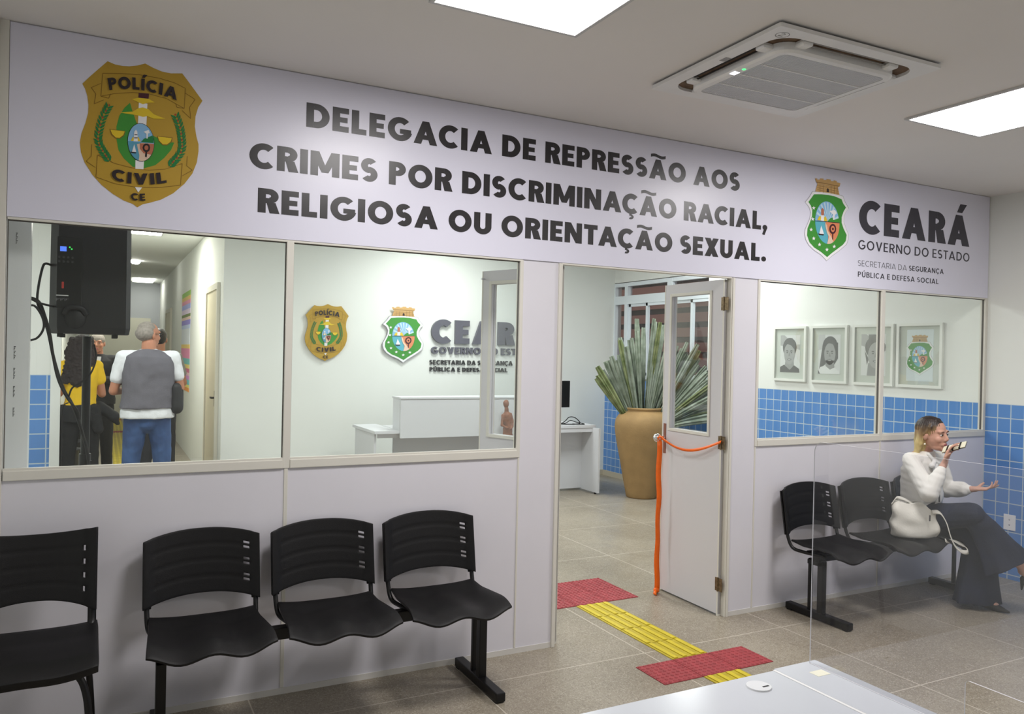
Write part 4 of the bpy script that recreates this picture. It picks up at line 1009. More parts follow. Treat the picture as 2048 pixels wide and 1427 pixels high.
# vase and palm leaves
b = MB(); VC = (4.765, 3.74, 0)
prof = [(0, .0), (.175, .0), (.185, .015), (.192, .06), (.225, .22), (.262, .42), (.300, .60), (.326, .75), (.334, .84), (.325, .91), (.293, .965), (.250, .998), (.216, 1.012), (.206, 1.024), (.212, 1.034), (.220, 1.048), (.214, 1.058), (.204, 1.06), (.195, 1.05), (.192, 1.02), (.24, .97), (.28, .88), (.27, .7), (.2, .3), (0, .25)]
b.lathe(prof, VC, M_clay, 64)
tag(b.build('vase', M_clay), 'tall fired clay vase standing by the lobby window', 'vase')
pl = thing('palm_leaf_arrangement', 'grey green dried palm leaf fan standing in the clay vase', 'plant', (VC[0], VC[1], .9)); pl['kind'] = 'thing'
M_palm = mat('dried_palm', rgb(150, 160, 146), .75, col2=rgb(112, 124, 106), noise_scale=9)
M_palm2 = mat('dried_palm_green', rgb(140, 148, 106), .75, col2=rgb(92, 106, 62), noise_scale=9)
ex = V((.887, -.46, 0))                         # the fan spreads across the sight line from the doorway
ey = V((.46, .887, 0)); nb = 58
tip_prof = [(-38, .84), (-32, .90), (-25, .97), (-17, .95), (-11, 1.12), (-6, 1.06), (-2, 1.42), (4, 1.44), (9, 1.32), (14, 1.22), (20, 1.15), (30, 1.10), (38, 1.08), (46, 1.0), (56, .95), (64, .92), (74, .72)]
def tipl(a):
    for (a0, l0), (a1, l1) in zip(tip_prof[:-1], tip_prof[1:]):
        if a0 <= a <= a1: return l0+(l1-l0)*(a-a0)/(a1-a0)
    return .6
for k in range(nb):
    a = -35+107*k/(nb-1)+R_.uniform(-1.8, 1.8); L = tipl(max(-38, min(74, a)))*R_.uniform(.86, 1.04); dep = R_.uniform(-.28, .28)
    root = V(VC)+V((0, 0, .80))+ex*(.125*max(-1, min(1, a/34)))+ey*R_.uniform(-.08, .08)
    tb_ = max(0, min(1, (a-12)/40)); exx = (ex*(1-tb_)+V((.50, -.866, 0))*tb_).normalized()      # the window side blades bend toward the room
    d = (exx*math.sin(rad(a))+V((0, 0, 1))*math.cos(rad(a))+ey*(dep if a < 10 else -abs(dep)*.6)).normalized()
    if d.x > .05: L = min(L, (XR-.07-root.x)/d.x)
    s = d.cross(ey).normalized(); n_ = d.cross(s).normalized()
    tw = R_.uniform(-.5, .5); s, n_ = s*math.cos(tw)+n_*math.sin(tw), n_*math.cos(tw)-s*math.sin(tw)
    P = []; F = []; N = 9; wd = R_.uniform(.024, .038)
    L2 = L
    for i in range(N+1):
        u = i/N; c = root+d*L2*u+V((0, 0, -.05*abs(math.sin(rad(a)))*u*u)); wj = wd*(.25+.75*min(1, u*1.7))*(1 if u < .93 else .75)
        P += [c-s*wj, c-s*wj*.5+n_*.014, c, c+s*wj*.5+n_*.014, c+s*wj]
    for i in range(N):
        for j in range(4): F.append((i*5+j, i*5+j+1, i*5+6+j, i*5+5+j))
    b = MB(); b.faces(P, F, None, False); o = b.build('palm_leaf', M_palm2 if (k < 4 or k % 11 == 0) else M_palm, pl); sm = o.modifiers.new('s', 'SOLIDIFY'); sm.thickness = .002

# left column panel with printed stamp lines, behind the first window
b = MB(); b.box((-1.60, .20, 0), (-1.226, .26, HC), M_pvc)
for zz, dz in ((2.12, .05), (1.62, .06), (1.53, .05), (1.45, .05), (1.36, .04)):
    for k in range(9): b.box((-1.284, .1992, zz-dz/2+dz*k/9), (-1.281+.002*(k % 3), .1999, zz-dz/2+dz*(k+.55)/9), M_ink)
struct(b.build('wall_panel', M_pvc))

# loudspeaker on stand
def speaker():
    t = thing('loudspeaker', 'large black loudspeaker with lit display seen from the rear behind the left window', 'loudspeaker', (-.99, .52, 1.70))
    Mk = mat('speaker_black', rgb(24, 24, 27), .5, bump=.1, bump_scale=300); x0, x1, y0, y1, z0, z1 = -1.165, -.822, .36, .68, 1.712, 2.32
    O = [(x0+.035, y0), (x1-.02, y0), (x1, y0+.03), (x1, y1-.03), (x1-.03, y1), (x0+.03, y1), (x0, y1-.03), (x0, y0+.06)]
    b = MB(); n = len(O); P = []
    for z, s in ((z0, .97), (z0+.03, 1), (z1-.05, .985), (z1, .93)):
        cx, cy = (x0+x1)/2, (y0+y1)/2; P += [(cx+(x-cx)*s, cy+(y-cy)*s, z) for x, y in O]
    b.faces(P, [(j*n+k, j*n+(k+1) % n, (j+1)*n+(k+1) % n, (j+1)*n+k) for j in range(3) for k in range(n)]+[tuple(range(n-1, -1, -1)), tuple(range(3*n, 4*n))], Mk); b.build('cabinet', Mk, t)
    yy = y0-.004
    b = MB(); b.box((-1.135, yy, 1.83), (-1.03, y0+.004, 2.16), None, .003); pn = b.build('control_panel', mat('speaker_panel', rgb(14, 14, 16), .35), t)
    b = MB(); b.box((-1.122, yy-.002, 2.092), (-1.096, yy, 2.114)); b.build('display', emis('blue_display', rgb(90, 130, 255), 1.1), pn)
    b = MB(); b.cyl((-1.083, yy-.002, 2.112), (-1.083, yy, 2.112), .0035, None, None, 8); b.cyl((-1.075, yy-.002, 2.104), (-1.075, yy, 2.104), .0035, None, None, 8); b.build('indicator', emis('green_led', rgb(60, 230, 90), 1.3), pn)
    for i in range(4):
        for j in range(2):
            b = MB(); b.cyl((-1.125+i*.018, yy-.006, 2.065-j*.02), (-1.125+i*.018, yy, 2.065-j*.02), .005, None, None, 10); b.build('knob', mat('knob_grey', rgb(70, 70, 74), .4), pn)
    b = MB(); b.box((-1.113, yy-.004, 1.92), (-1.104, yy, 1.95)); b.build('switch', mat('switch_red', rgb(190, 60, 50), .5), pn)
    b = MB(); b.box((-1.135, yy-.0012, 1.885), (-1.085, yy, 1.889), M_white)
    for k in range(9): b.box((-1.135+k*.0058, yy-.0012, 1.862+.004*(k % 3)), (-1.1315+k*.0058, yy, 1.873), mat('grey_print', rgb(120, 120, 124), .5))
    b.build('print', None, pn)
    b = MB(); b.tube(bez([(-1.10, y0-.005, 1.80), (-1.08, y0-.02, 1.83), (-1.03, y0-.02, 1.83), (-1.01, y0-.005, 1.80)], 6), .012); b.ell((-1.055, y0+.01, 1.79), (.05, .03, .06)); b.build('pole_cup', Mk, t)
    for x in (-1.13, -.90):
        for y in (y0+.03, y1-.05):
            b = MB(); b.box((x, y, z0-.018), (x+.025, y+.03, z0+.002)); b.build('foot', M_rubber, t)
    st = thing('speaker_stand', 'black tripod stand carrying the loudspeaker', 'stand', (-1.005, .50, 0))
    px, py = -1.007, .50
    b = MB(); b.cyl((px, py, .55), (px, py, 1.700), .019); b.cyl((px, py, 1.05), (px, py, 1.13), .026); b.build('pole', M_blackmetal, st)
    b = MB(); b.cyl((px, py, .10), (px, py, 1.08), .023); b.build('lower_tube', M_blackmetal, st)
    b = MB(); b.cyl((px+.02, py-.03, 1.09), (px+.03, py-.06, 1.09), .012); b.build('knob', M_rubber, st)
    b = MB(); b.cyl((px, py, .72), (px, py, .78), .036); b.build('collar', M_blackmetal, st)
    for k in range(3):
        a = rad(100+120*k); e = V((math.cos(a), math.sin(a), 0)); c = V((px, py, 0))
        b = MB(); b.tube([c+V((0, 0, .74))+e*.03, c+V((0, 0, .012))+e*.34], .011); b.tube([c+V((0, 0, .16))+e*.02, c+V((0, 0, .30))+e*.218], .008)
        lg = b.build('leg', M_blackmetal, st); b = MB(); b.ell(c+e*.34+V((0, 0, .014)), (.018, .018, .014)); b.build('rubber_foot', M_rubber, lg)
    # cables
    def cable(pts, r, label):
        b = MB(); b.tube(bez(pts, 8), r, None, 8); tag(b.build('cable', M_rubber), label, 'cable')
    Y = .33
    cable([(-1.160, Y+.10, 2.03), (-1.178, Y, 2.027), (-1.19, Y, 2.005), (-1.204, Y, 1.92), (-1.207, Y, 1.85), (-1.19, Y, 1.80), (-1.165, Y, 1.72), (-1.145, Y, 1.62), (-1.12, Y, 1.50), (-1.08, Y, 1.41), (-1.04, Y, 1.355), (-1.03, Y+.05, 1.30)], .0055, 'black cable looping from the loudspeaker side socket down to the stand')
    cable([(-1.145, Y+.10, 1.835), (-1.17, Y-.02, 1.838), (-1.20, Y-.04, 1.845), (-1.238, Y-.06, 1.862), (-1.25, Y-.06, 1.83), (-1.215, Y-.03, 1.83), (-1.185, Y-.02, 1.78), (-1.18, Y-.02, 1.73), (-1.205, Y-.03, 1.685), (-1.25, Y-.06, 1.67)], .005, 'thin black cable curling behind the white panel edge')
    cable([(-1.240, Y-.06, 1.868), (-1.20, Y-.02, 1.85), (-1.175, Y, 1.78), (-1.155, Y, 1.70), (-1.14, Y+.01, 1.60), (-1.10, Y+.01, 1.46), (-1.06, Y+.01, 1.38), (-1.02, Y+.06, 1.25), (-.99, Y+.08, 1.10), (-.985, Y+.09, .8), (-.98, Y+.1, .4), (-.9, Y+.1, .008)], .007, 'thick black cable bundle hanging beside the stand to the floor')
    cable([(-1.075, Y, 1.39), (-1.092, Y, 1.38), (-1.10, Y, 1.34), (-1.10, Y, 1.15), (-1.10, Y, .7), (-1.11, Y, .1), (-1.16, Y, .006)], .0025, 'thin black wire dropping straight down left of the stand')
    cable([(-1.075, Y, 1.42), (-1.06, Y-.02, 1.46), (-1.02, Y-.03, 1.49), (-.985, Y-.03, 1.53), (-.965, Y, 1.60), (-.975, Y+.08, 1.66)], .004, 'short black cable rising across the stand pole')
speaker()
# waste bins at the corridor entrance
Mb = mat('dark_grey_bin', rgb(58, 60, 64), .5)
for (x, y, h, lab) in ((-1.27, 6.05, .52, 'dark grey waste bin at the corridor entrance, nearer of two'), (-1.20, 6.75, .53, 'dark grey waste bin at the corridor entrance, farther of two')):
    b = MB(); b.lathe([(0, .005), (.09, 0), (.10, .02), (.125, h-.02), (.14, h-.02), (.142, h), (.13, h), (.12, h-.03), (.09, .03), (0, .03)], (x, y, 0), Mb, 28); tag(b.build('waste_bin', Mb), lab, 'bin')

# corridor doors, poster, end door
def flat_door(n, y0, y1, top):
    p = struct(thing('door_%d' % n, None, None, (.24, y0, 0))); X = .24; m = mat('cream_door_paint', rgb(214, 205, 180), .5)
    b = MB(); b.box((X-.02, y0, 0), (X-.002, y1, top)); b.build('leaf', m, p)
    b = MB()
    for a, c, z0, z1 in ((y0-.07, y0, 0, top+.07), (y1, y1+.07, 0, top+.07), (y0, y1, top, top+.07)): b.box((X-.035, a, z0), (X-.001, c, z1))
    b.build('door_frame', mat('pale_frame_paint', rgb(224, 220, 206), .5), p)
    b = MB(); b.box((X-.028, y0+.06, .98), (X-.02, y0+.10, 1.16)); b.cyl((X-.06, y0+.08, 1.08), (X-.02, y0+.08, 1.08), .012); b.box((X-.065, y0+.07, 1.07), (X-.05, y0+.18, 1.09)); b.build('door_handle', M_blackmetal, p)
flat_door(3, 5.72, 6.72, 2.33); flat_door(4, 12.7, 13.9, 2.33)
t = thing('poster', 'tall rainbow striped poster on the corridor wall', 'poster', (.238, 9.8, 1.0))
b = MB(); y0, y1, z0, z1 = 9.05, 10.45, .97, 2.53; H = z1-z0; q = 0
cols = [(150, 196, 90, .05), (232, 196, 120, .04), (240, 160, 190, .04), (170, 180, 236, .05), (230, 214, 240, .05), (122, 140, 80, .03), (240, 210, 200, .03), (150, 140, 220, .05), (200, 214, 246, .04), (226, 232, 242, .16), (246, 214, 120, .04), (240, 150, 190, .10), (120, 200, 200, .06), (250, 226, 130, .04), (210, 110, 150, .04), (240, 200, 210, .03), (220, 150, 220, .04), (110, 200, 210, .05), (240, 230, 130, .03), (246, 160, 70, .04)]
tot = sum(c[3] for c in cols); z = z1
for r, g, bl, h in cols:
    h = h/tot*H; b.box((.234, y0, z-h), (.239, y1, z), mat('poster_%d_%d_%d' % (r, g, bl), rgb(r, g, bl), .6)); z -= h
b.build('sheet', None, t)
p = struct(thing('door_5', None, None, (-.5, 16.4, 0)))
b = MB(); b.box((-1.2, 16.36, 0), (.05, 16.395, 2.3)); b.build('leaf', mat('pale_end_door', rgb(232, 230, 214), .5), p)
# pale door frame left of the corridor mouth
trim([((-1.40, YB-.02, 0), (-1.31, YB+.1, 2.6))], M_white)

# ------------------------------------------------------------------ people
SKIN = mat('skin_light_brown', rgb(208, 160, 140), .5, sub=.12, noise_amt=.06, noise_scale=30)
SKIN2 = mat('skin_tan', rgb(186, 128, 100), .55, sub=.1, noise_amt=.06, noise_scale=30)
LIP = mat('lips', rgb(172, 98, 96), .4)
EYEW = mat('eye_white', rgb(225, 220, 215), .3); EYEB = mat('eye_brown', rgb(42, 26, 20), .2); BROW = mat('eyebrow', rgb(70, 46, 38), .8)
def frame_mat(c, fwd, up=V((0, 0, 1)), s=1.0):
    f = V(fwd).normalized(); r = f.cross(up).normalized(); u = r.cross(f)
    return Matrix(((r.x*s, f.x*s, u.x*s, c[0]), (r.y*s, f.y*s, u.y*s, c[1]), (r.z*s, f.z*s, u.z*s, c[2]), (0, 0, 0, 1)))   # local x right, y forward, z up
def head_prims(b, F, ears=True):
    """adult head about 0.225 high, centre at F origin, facing local +y"""
    R3 = F.to_3x3(); sc = R3.col[0].length; Rn = R3.normalized()
    def e(c, r, rot=None): b.ell(F @ V(c), [x*sc for x in r], None, Rn if rot is None else Rn @ rot)
    e((0, -.012, .028), (.075, .094, .084)); e((0, .018, -.02), (.066, .074, .075)); e((0, .040, -.072), (.040, .042, .034)); e((0, .030, -.050), (.054, .055, .045))
    e((0, .085, -.028), (.012, .020, .013)); b.cap(F @ V((0, .080, .012)), F @ V((0, .098, -.022)), .008*sc, .011*sc)
    for s in (-1, 1): e((s*.011, .086, -.030), (.009, .012, .008)); e((s*.036, .058, -.026), (.026, .022, .024)); e((s*.028, .070, .026), (.028, .018, .012))
    e((0, .076, -.060), (.030, .018, .016)); e((0, .084, -.0565), (.020, .010, .0055)); e((0, .082, -.066), (.017, .010, .0065)); e((0, .068, -.092), (.024, .022, .018)); e((0, .035, -.080), (.046, .045, .026))
    if ears:
        for s in (-1, 1): e((s*.074, -.012, -.008), (.009, .018, .030))
def face_parts(parent, F, gl=False, look=0):
    R3 = F.to_3x3(); sc = R3.col[0].length; Rn = R3.normalized()
    for s in (-1, 1):
        b = MB(); b.ell(F @ V((s*.031, .0745, .004)), [.0120*sc, .010*sc, .0056*sc], EYEW, Rn); b.ell(F @ V((s*.031+look, .083, .0045)), [.0052*sc, .003*sc, .0050*sc], EYEB, Rn)
        b.tube([F @ V((s*.031+dx, .0845-abs(dx)*.25, .0092-dx*dx*20)) for dx in (-.013, -.007, 0, .007, .013)], .0014*sc, BROW, 6); b.build('eye', None, parent)
        b = MB(); b.tube([F @ V((s*(.031+dx), .088-abs(dx)*.4, .026+.003*math.cos(dx*90))) for dx in (-.018, -.009, 0, .009, .018)], [.0018*sc, .003*sc, .003*sc, .0026*sc, .001*sc], None, 6); b.build('eyebrow', BROW, parent)
def lip_paint(F):
    Fi = F.inverted()
    def f(c):
        q = Fi @ c
        return 1 if (abs(q.x) < .024 and .068 < q.y and -.074 < q.z < -.050 and (abs(q.x)/.021)**2+((q.z+.0612)/.0095)**2 < 1) else 0
    return f
def hand_prims(b, wrist, d, n, side, sc=1.0, curl=(.3, .35, .4, .5), thumb=.6, spread=.09):
    """d points along the palm, n out of the palm, side toward the thumb"""
    d = V(d).normalized(); n = (V(n)-d*V(n).dot(d)).normalized(); s = d.cross(n)*side; w_ = V(wrist)
    L = [.040, .026, .020]; base = [(.030, .088, 1.0), (.010, .092, 1.08), (-.010, .088, 1.0), (-.029, .080, .80)]
    b.cap(w_-d*.01*sc, w_+d*.02*sc, .022*sc, .021*sc)
    for k, (o, l, f) in enumerate(base):
        root = w_+(s*o+d*l)*sc
        b.cap(w_+(s*o*.5+d*.015)*sc, root, .014*sc, .0105*sc)
        dd = (d+s*o*spread*30*.3).normalized(); p = root; c = curl[k]
        for j, q in enumerate(L):
            ang = c*(.7+.5*j); dd = (dd*math.cos(ang)+n*math.sin(ang)).normalized(); p2 = p+dd*q*f*sc
            b.cap(p, p2, (.0088-.001*j)*sc, (.0080-.001*j)*sc); p = p2
    b.cap(w_+(s*.012+d*.02)*sc, w_+(s*.036+d*.045+n*.008)*sc, .015*sc, .0125*sc)
    p = w_+(s*.036+d*.045+n*.008)*sc; dd = (s*math.cos(thumb)+d*math.sin(thumb)+n*.45).normalized()
    p2 = p+dd*.034*sc; b.cap(p, p2, .0115*sc, .0098*sc); dd = (dd+d*.5+n*.2).normalized(); b.cap(p2, p2+dd*.026*sc, .0098*sc, .008*sc)
    return w_+(d*.05+n*.02)*sc

def fabric(name, r, g, b_, k=.12): return mat(name, rgb(r, g, b_), .85, noise_amt=k, noise_scale=14, bump=.25, bump_scale=120)

# ---- seated woman
def woman():
    t = thing('person', 'seated woman in white blouse and navy wide trousers speaking into a phone', 'person', (4.26, -.35, 0))
    H = V((4.172, -.352, 1.168)); F = frame_mat(H, V((.12, -1, -.04)), V((-.03, 0, 1)), 1.02)
    b = MB(); head_prims(b, F)
    b.cap((4.185, -.300, 1.10), (4.195, -.275, 1.00), .046, .050)
    rs, ls = V((4.035, -.285, .985)), V((4.365, -.265, .975)); re, le = V((3.99, -.46, .795)), V((4.41, -.30, .765)); rw, lw = V((4.090, -.495, .985)), V((4.432, -.475, .792))
    b.ell((4.20, -.255, .90), (.15, .09, .16)); b.ell((4.21, -.24, .70), (.125, .09, .14)); b.ell((4.22, -.25, .56), (.17, .13, .11)); b.cap(rs, ls, .048, .048)
    b.cap(rs, re, .042, .036); b.cap(re, rw, .035, .022); b.cap(ls, le, .042, .036); b.cap(le, lw, .035, .022)
    hand_prims(b, rw, (.30, -.18, 1), (.35, -1, .05), -1, .96, (.45, .35, .40, .55), .5)
    hand_prims(b, lw, (.62, -.72, .10), (-.05, .1, 1), -1, .98, (.15, .45, .55, .7), .7)
    rh, rk, ra = V((4.14, -.22, .56)), V((4.235, -.60, .655)), V((4.50, -.775, .33)); lh, lk, la = V((4.30, -.22, .55)), V((4.365, -.575, .50)), V((4.405, -.555, .10))
    b.cap(rh, rk, .085, .060); b.cap(rk, ra, .055, .032); b.cap(lh, lk, .085, .060); b.cap(lk, la, .055, .034)
    b.cap(ra, ra+V((.02, -.01, -.04)), .032, .03); b.cap(ra+V((.02, 0, -.04)), ra+V((.10, -.075, -.105)), .03, .022); b.cap(la, (4.43, -.66, .032), .03, .024)
    body = remesh(b, 'body', SKIN, t, .0042, 7, paint=lip_paint(F), mats=[SKIN, LIP])
    face_parts(t, F, look=.002)
    # hair: dark crown, blond lengths
    hm = bpy.data.materials.new('hair_ombre'); hm.use_nodes = True; nt = hm.node_tree; pb = nt.nodes['Principled BSDF']; pb.inputs['Roughness'].default_value = .45
    tc = nt.nodes.new('ShaderNodeTexCoord'); sp = nt.nodes.new('ShaderNodeSeparateXYZ'); nt.links.new(tc.outputs['Object'], sp.inputs[0])
    nz = nt.nodes.new('ShaderNodeTexNoise'); nz.inputs['Scale'].default_value = 60; mp = nt.nodes.new('ShaderNodeMapping'); mp.inputs['Scale'].default_value = (1, 1, .08); nt.links.new(tc.outputs['Object'], mp.inputs[0]); nt.links.new(mp.outputs[0], nz.inputs['Vector'])
    ma = nt.nodes.new('ShaderNodeMath'); ma.operation = 'MULTIPLY_ADD'; ma.inputs[1].default_value = .12; nt.links.new(nz.outputs['Fac'], ma.inputs[0]); nt.links.new(sp.outputs[2], ma.inputs[2])
    mr = nt.nodes.new('ShaderNodeMapRange'); mr.inputs[1].default_value = 1.18; mr.inputs[2].default_value = 1.30; nt.links.new(ma.outputs[0], mr.inputs[0])
    cr = nt.nodes.new('ShaderNodeValToRGB'); cr.color_ramp.elements[0].color = rgb(206, 186, 132); cr.color_ramp.elements[1].color = rgb(44, 32, 28); cr.color_ramp.elements.new(.45).color = rgb(146, 118, 82)
    nt.links.new(mr.outputs[0], cr.inputs[0]); nt.links.new(cr.outputs[0], pb.inputs['Base Color'])
    b = MB(); R3 = F.to_3x3().normalized()
    b.ell(F @ V((0, -.022, .036)), (.084, .098, .088), None, R3); b.ell(F @ V((0, -.058, -.01)), (.080, .056, .090), None, R3)
    for s in (-1, 1):
        b.cap(F @ V((s*.060, -.030, .040)), F @ V((s*.070, -.055, -.06)), .026, .026); b.cap(F @ V((s*.070, -.055, -.06)), F @ V((s*.066, -.075, -.15)), .026, .016)
        b.cap(F @ V((s*.016, .026, .098)), F @ V((s*.064, .014, .050)), .014, .018); b.cap(F @ V((s*.064, .016, .050)), F @ V((s*.073, -.022, .0)), .015, .014)
    b.cap(F @ V((0, -.07, -.05)), F @ V((0, -.075, -.16)), .055, .034)
    remesh(b, 'hair', hm, t, .004, 5, fold=lambda c: .0011*math.sin(math.atan2(c.y-H.y, c.x-H.x)*40+c.z*14))
    for s in (-1, 1): b = MB(); b.ell(F @ V((s*.082, -.008, -.062)), (.007, .007, .007)); b.build('earring', mat('pearl', rgb(240, 232, 214), .2), t)
    # blouse
    WB = mat('white_blouse', rgb(236, 234, 228), .7, bump=.06, bump_scale=200)
    b = MB(); b.loft(Matrix(), [(4.21, -.25, .64, .135, .105), (4.21, -.25, .70, .142, .112), (4.205, -.252, .80, .148, .110), (4.20, -.258, .90, .160, .108), (4.20, -.265, .97, .158, .092), (4.198, -.275, 1.015, .105, .066), (4.19, -.285, 1.045, .058, .052)])
    b.cap(rs+V((.02, 0, .0)), ls+V((-.02, 0, .0)), .052, .052)
    b.cap(rs, re, .052, .062); b.ell(re, (.066, .060, .064)); b.cap(re, re.lerp(rw, .66), .060, .040); b.cap(re.lerp(rw, .66), re.lerp(rw, .80), .034, .029)
    b.cap(ls, le, .052, .058); b.ell(le, (.060, .060, .060)); b.cap(le, le.lerp(lw, .62), .056, .052); b.cap(le.lerp(lw, .62), le.lerp(lw, .86), .046, .031)
    remesh(b, 'blouse', WB, t, .0055, 3, fold=lambda c: .006*noise.noise(V((c.x*15, c.y*15, c.z*7)))+.006*noise.noise(V((c.x*9+c.z*22, c.y*9-c.z*22, 3)))+.003)
    b = MB()
    for x0, x1, y, zt, zb in ((4.175, 4.135, -.370, .98, .715), (4.195, 4.195, -.372, .98, .69)):
        P = []; n = 12
        for k in range(n+1):
            u = k/n; x = x0+(x1-x0)*u; wv = .018+.022*u; yy = y-.035*math.sin(u*2.2)+.004*math.sin(u*14); z = zt+(zb-zt)*u; P += [(x-wv, yy+.006, z), (x, yy-.006, z), (x+wv, yy+.006, z)]
        b.faces(P, [(3*k+j, 3*k+j+1, 3*k+4+j, 3*k+3+j) for k in range(n) for j in (0, 1)], None, True)
    o = b.build('scarf', mat('white_scarf', rgb(240, 240, 238), .7), t); s = o.modifiers.new('s', 'SOLIDIFY'); s.thickness = .003
    b = MB(); b.ell((4.185, -.362, .985), (.020, .016, .020)); b.cap((4.150, -.335, 1.030), (4.182, -.362, .985), .013, .012); b.cap((4.222, -.33, 1.030), (4.19, -.362, .985), .013, .012); b.cap((4.185, -.366, .985), (4.235, -.378, .955), .012, .024); b.cap((4.185, -.366, .985), (4.14, -.374, .955), .010, .020); remesh(b, 'scarf_knot', MATS['white_scarf'], t, .004, 2)
    b = MB(); b.box((4.135, -.436, .715), (4.142, -.430, .765)); b.build('scarf_trim', M_ink, t)
    # trousers
    NV = mat('navy_trousers', rgb(23, 30, 54), .8, noise_amt=.35, noise_scale=10, bump=.2, bump_scale=150)
    b = MB(); b.ell((4.22, -.245, .60), (.178, .140, .12)); b.ell((4.215, -.25, .69), (.145, .118, .05)); b.cap(rh, rk, .105, .080); b.cap(lh, lk, .10, .078)
    hem = [V((4.475, -.80, .335)), V((4.41, -.76, .325)), V((4.34, -.72, .33)), V((4.28, -.68, .345))]
    Pn = []; nn = 36                                                  # flared leg hanging from the crossed knee
    for j, (c, ra_, rb_) in enumerate(((V(rk)+V((-.03, .10, -.01)), .085, .080), (V(rk), .082, .078), (V((4.285, -.64, .585)), .088, .070), (V((4.335, -.685, .48)), .110, .064), (V((4.375, -.725, .385)), .142, .064), (V((4.395, -.745, .325)), .155, .066))):
        ax = V((.80, -.42, .43)).normalized() if j > 1 else V((1, 0, .1)).normalized(); dn = V((.30, -.22, -.9)).normalized() if j > 1 else V((0, -.9, -.4)).normalized(); az = dn.cross(ax).normalized()
        for k in range(nn):
            t_ = 2*math.pi*k/nn; w2 = 1+(.10*math.sin(t_*7)*max(0, j-2)/3); Pn.append(c+ax*math.cos(t_)*ra_*w2+az*math.sin(t_)*rb_*w2)
    b.faces(Pn, [(j*nn+k, j*nn+(k+1) % nn, (j+1)*nn+(k+1) % nn, (j+1)*nn+k) for j in range(5) for k in range(nn)]+[tuple(range(nn-1, -1, -1)), tuple(range(5*nn, 6*nn))], None, True)
    Pn = []; lv = ((.54, 4.362, -.565, .080, .075), (.45, 4.365, -.570, .088, .080), (.30, 4.372, -.568, .112, .086), (.15, 4.378, -.562, .142, .094), (.055, 4.382, -.558, .160, .100), (.04, 4.382, -.558, .161, .101))
    for j, (zz, xx, yy, rx, ry) in enumerate(lv):
        for k in range(nn):
            t_ = 2*math.pi*k/nn; w2 = 1+.09*math.sin(t_*6+.5)*j/5; Pn.append(V((xx+rx*w2*math.cos(t_)*.94, yy+ry*w2*math.sin(t_)-rx*.25*math.cos(t_), zz)))
    b.faces(Pn, [(j*nn+k, j*nn+(k+1) % nn, (j+1)*nn+(k+1) % nn, (j+1)*nn+k) for j in range(5) for k in range(nn)]+[tuple(range(nn-1, -1, -1)), tuple(range(5*nn, 6*nn))], None, True)
    remesh(b, 'trousers', NV, t, .006, 3, wr=.003, wr_scale=8)
    SH = mat('black_suede', rgb(18, 16, 20), .6)
    b = MB(); b.cap((4.405, -.575, .045), (4.43, -.66, .026), .032, .028); b.cap((4.43, -.66, .026), (4.445, -.735, .014), .028, .008); b.cap((4.40, -.545, .055), (4.398, -.53, .01), .02, .007); remesh(b, 'shoe', SH, t, .004, 2)
    b = MB(); a = ra+V((.03, -.01, -.05)); b.cap(a+V((.01, .0, -.045)), a+V((.075, -.062, -.075)), .028, .026); b.cap(a+V((.075, -.062, -.075)), a+V((.135, -.115, -.10)), .024, .008); b.cap(a+V((-.005, .01, -.04)), a+V((.0, .02, -.115)), .018, .006); remesh(b, 'shoe', SH, t, .004, 2)
woman()
# phone
ph = thing('smartphone', 'phone in a white and black case held up to the mouth', 'phone', (4.135, -.52, 1.09))
Mx = frame_mat((4.142, -.528, 1.100), (.22, -1, .38), (-.55, 0, 1))
b = MB(); b.box((-.036, -.076, -.0045), (.036, .076, .0045), mat('phone_case_white', rgb(232, 228, 204), .4), .003, Mx); b.build('case', None, ph)
b = MB(); b.box((-.0375, -.0775, -.006), (.0375, .0775, -.0035), mat('phone_black', rgb(20, 20, 20), .3), .001, Mx)
for q in (-.05, -.01, .035): b.box((-.0366, q, -.0048), (.0366, q+.012, .0049), MATS['phone_black'], 0, Mx)
b.build('bumper', None, ph)
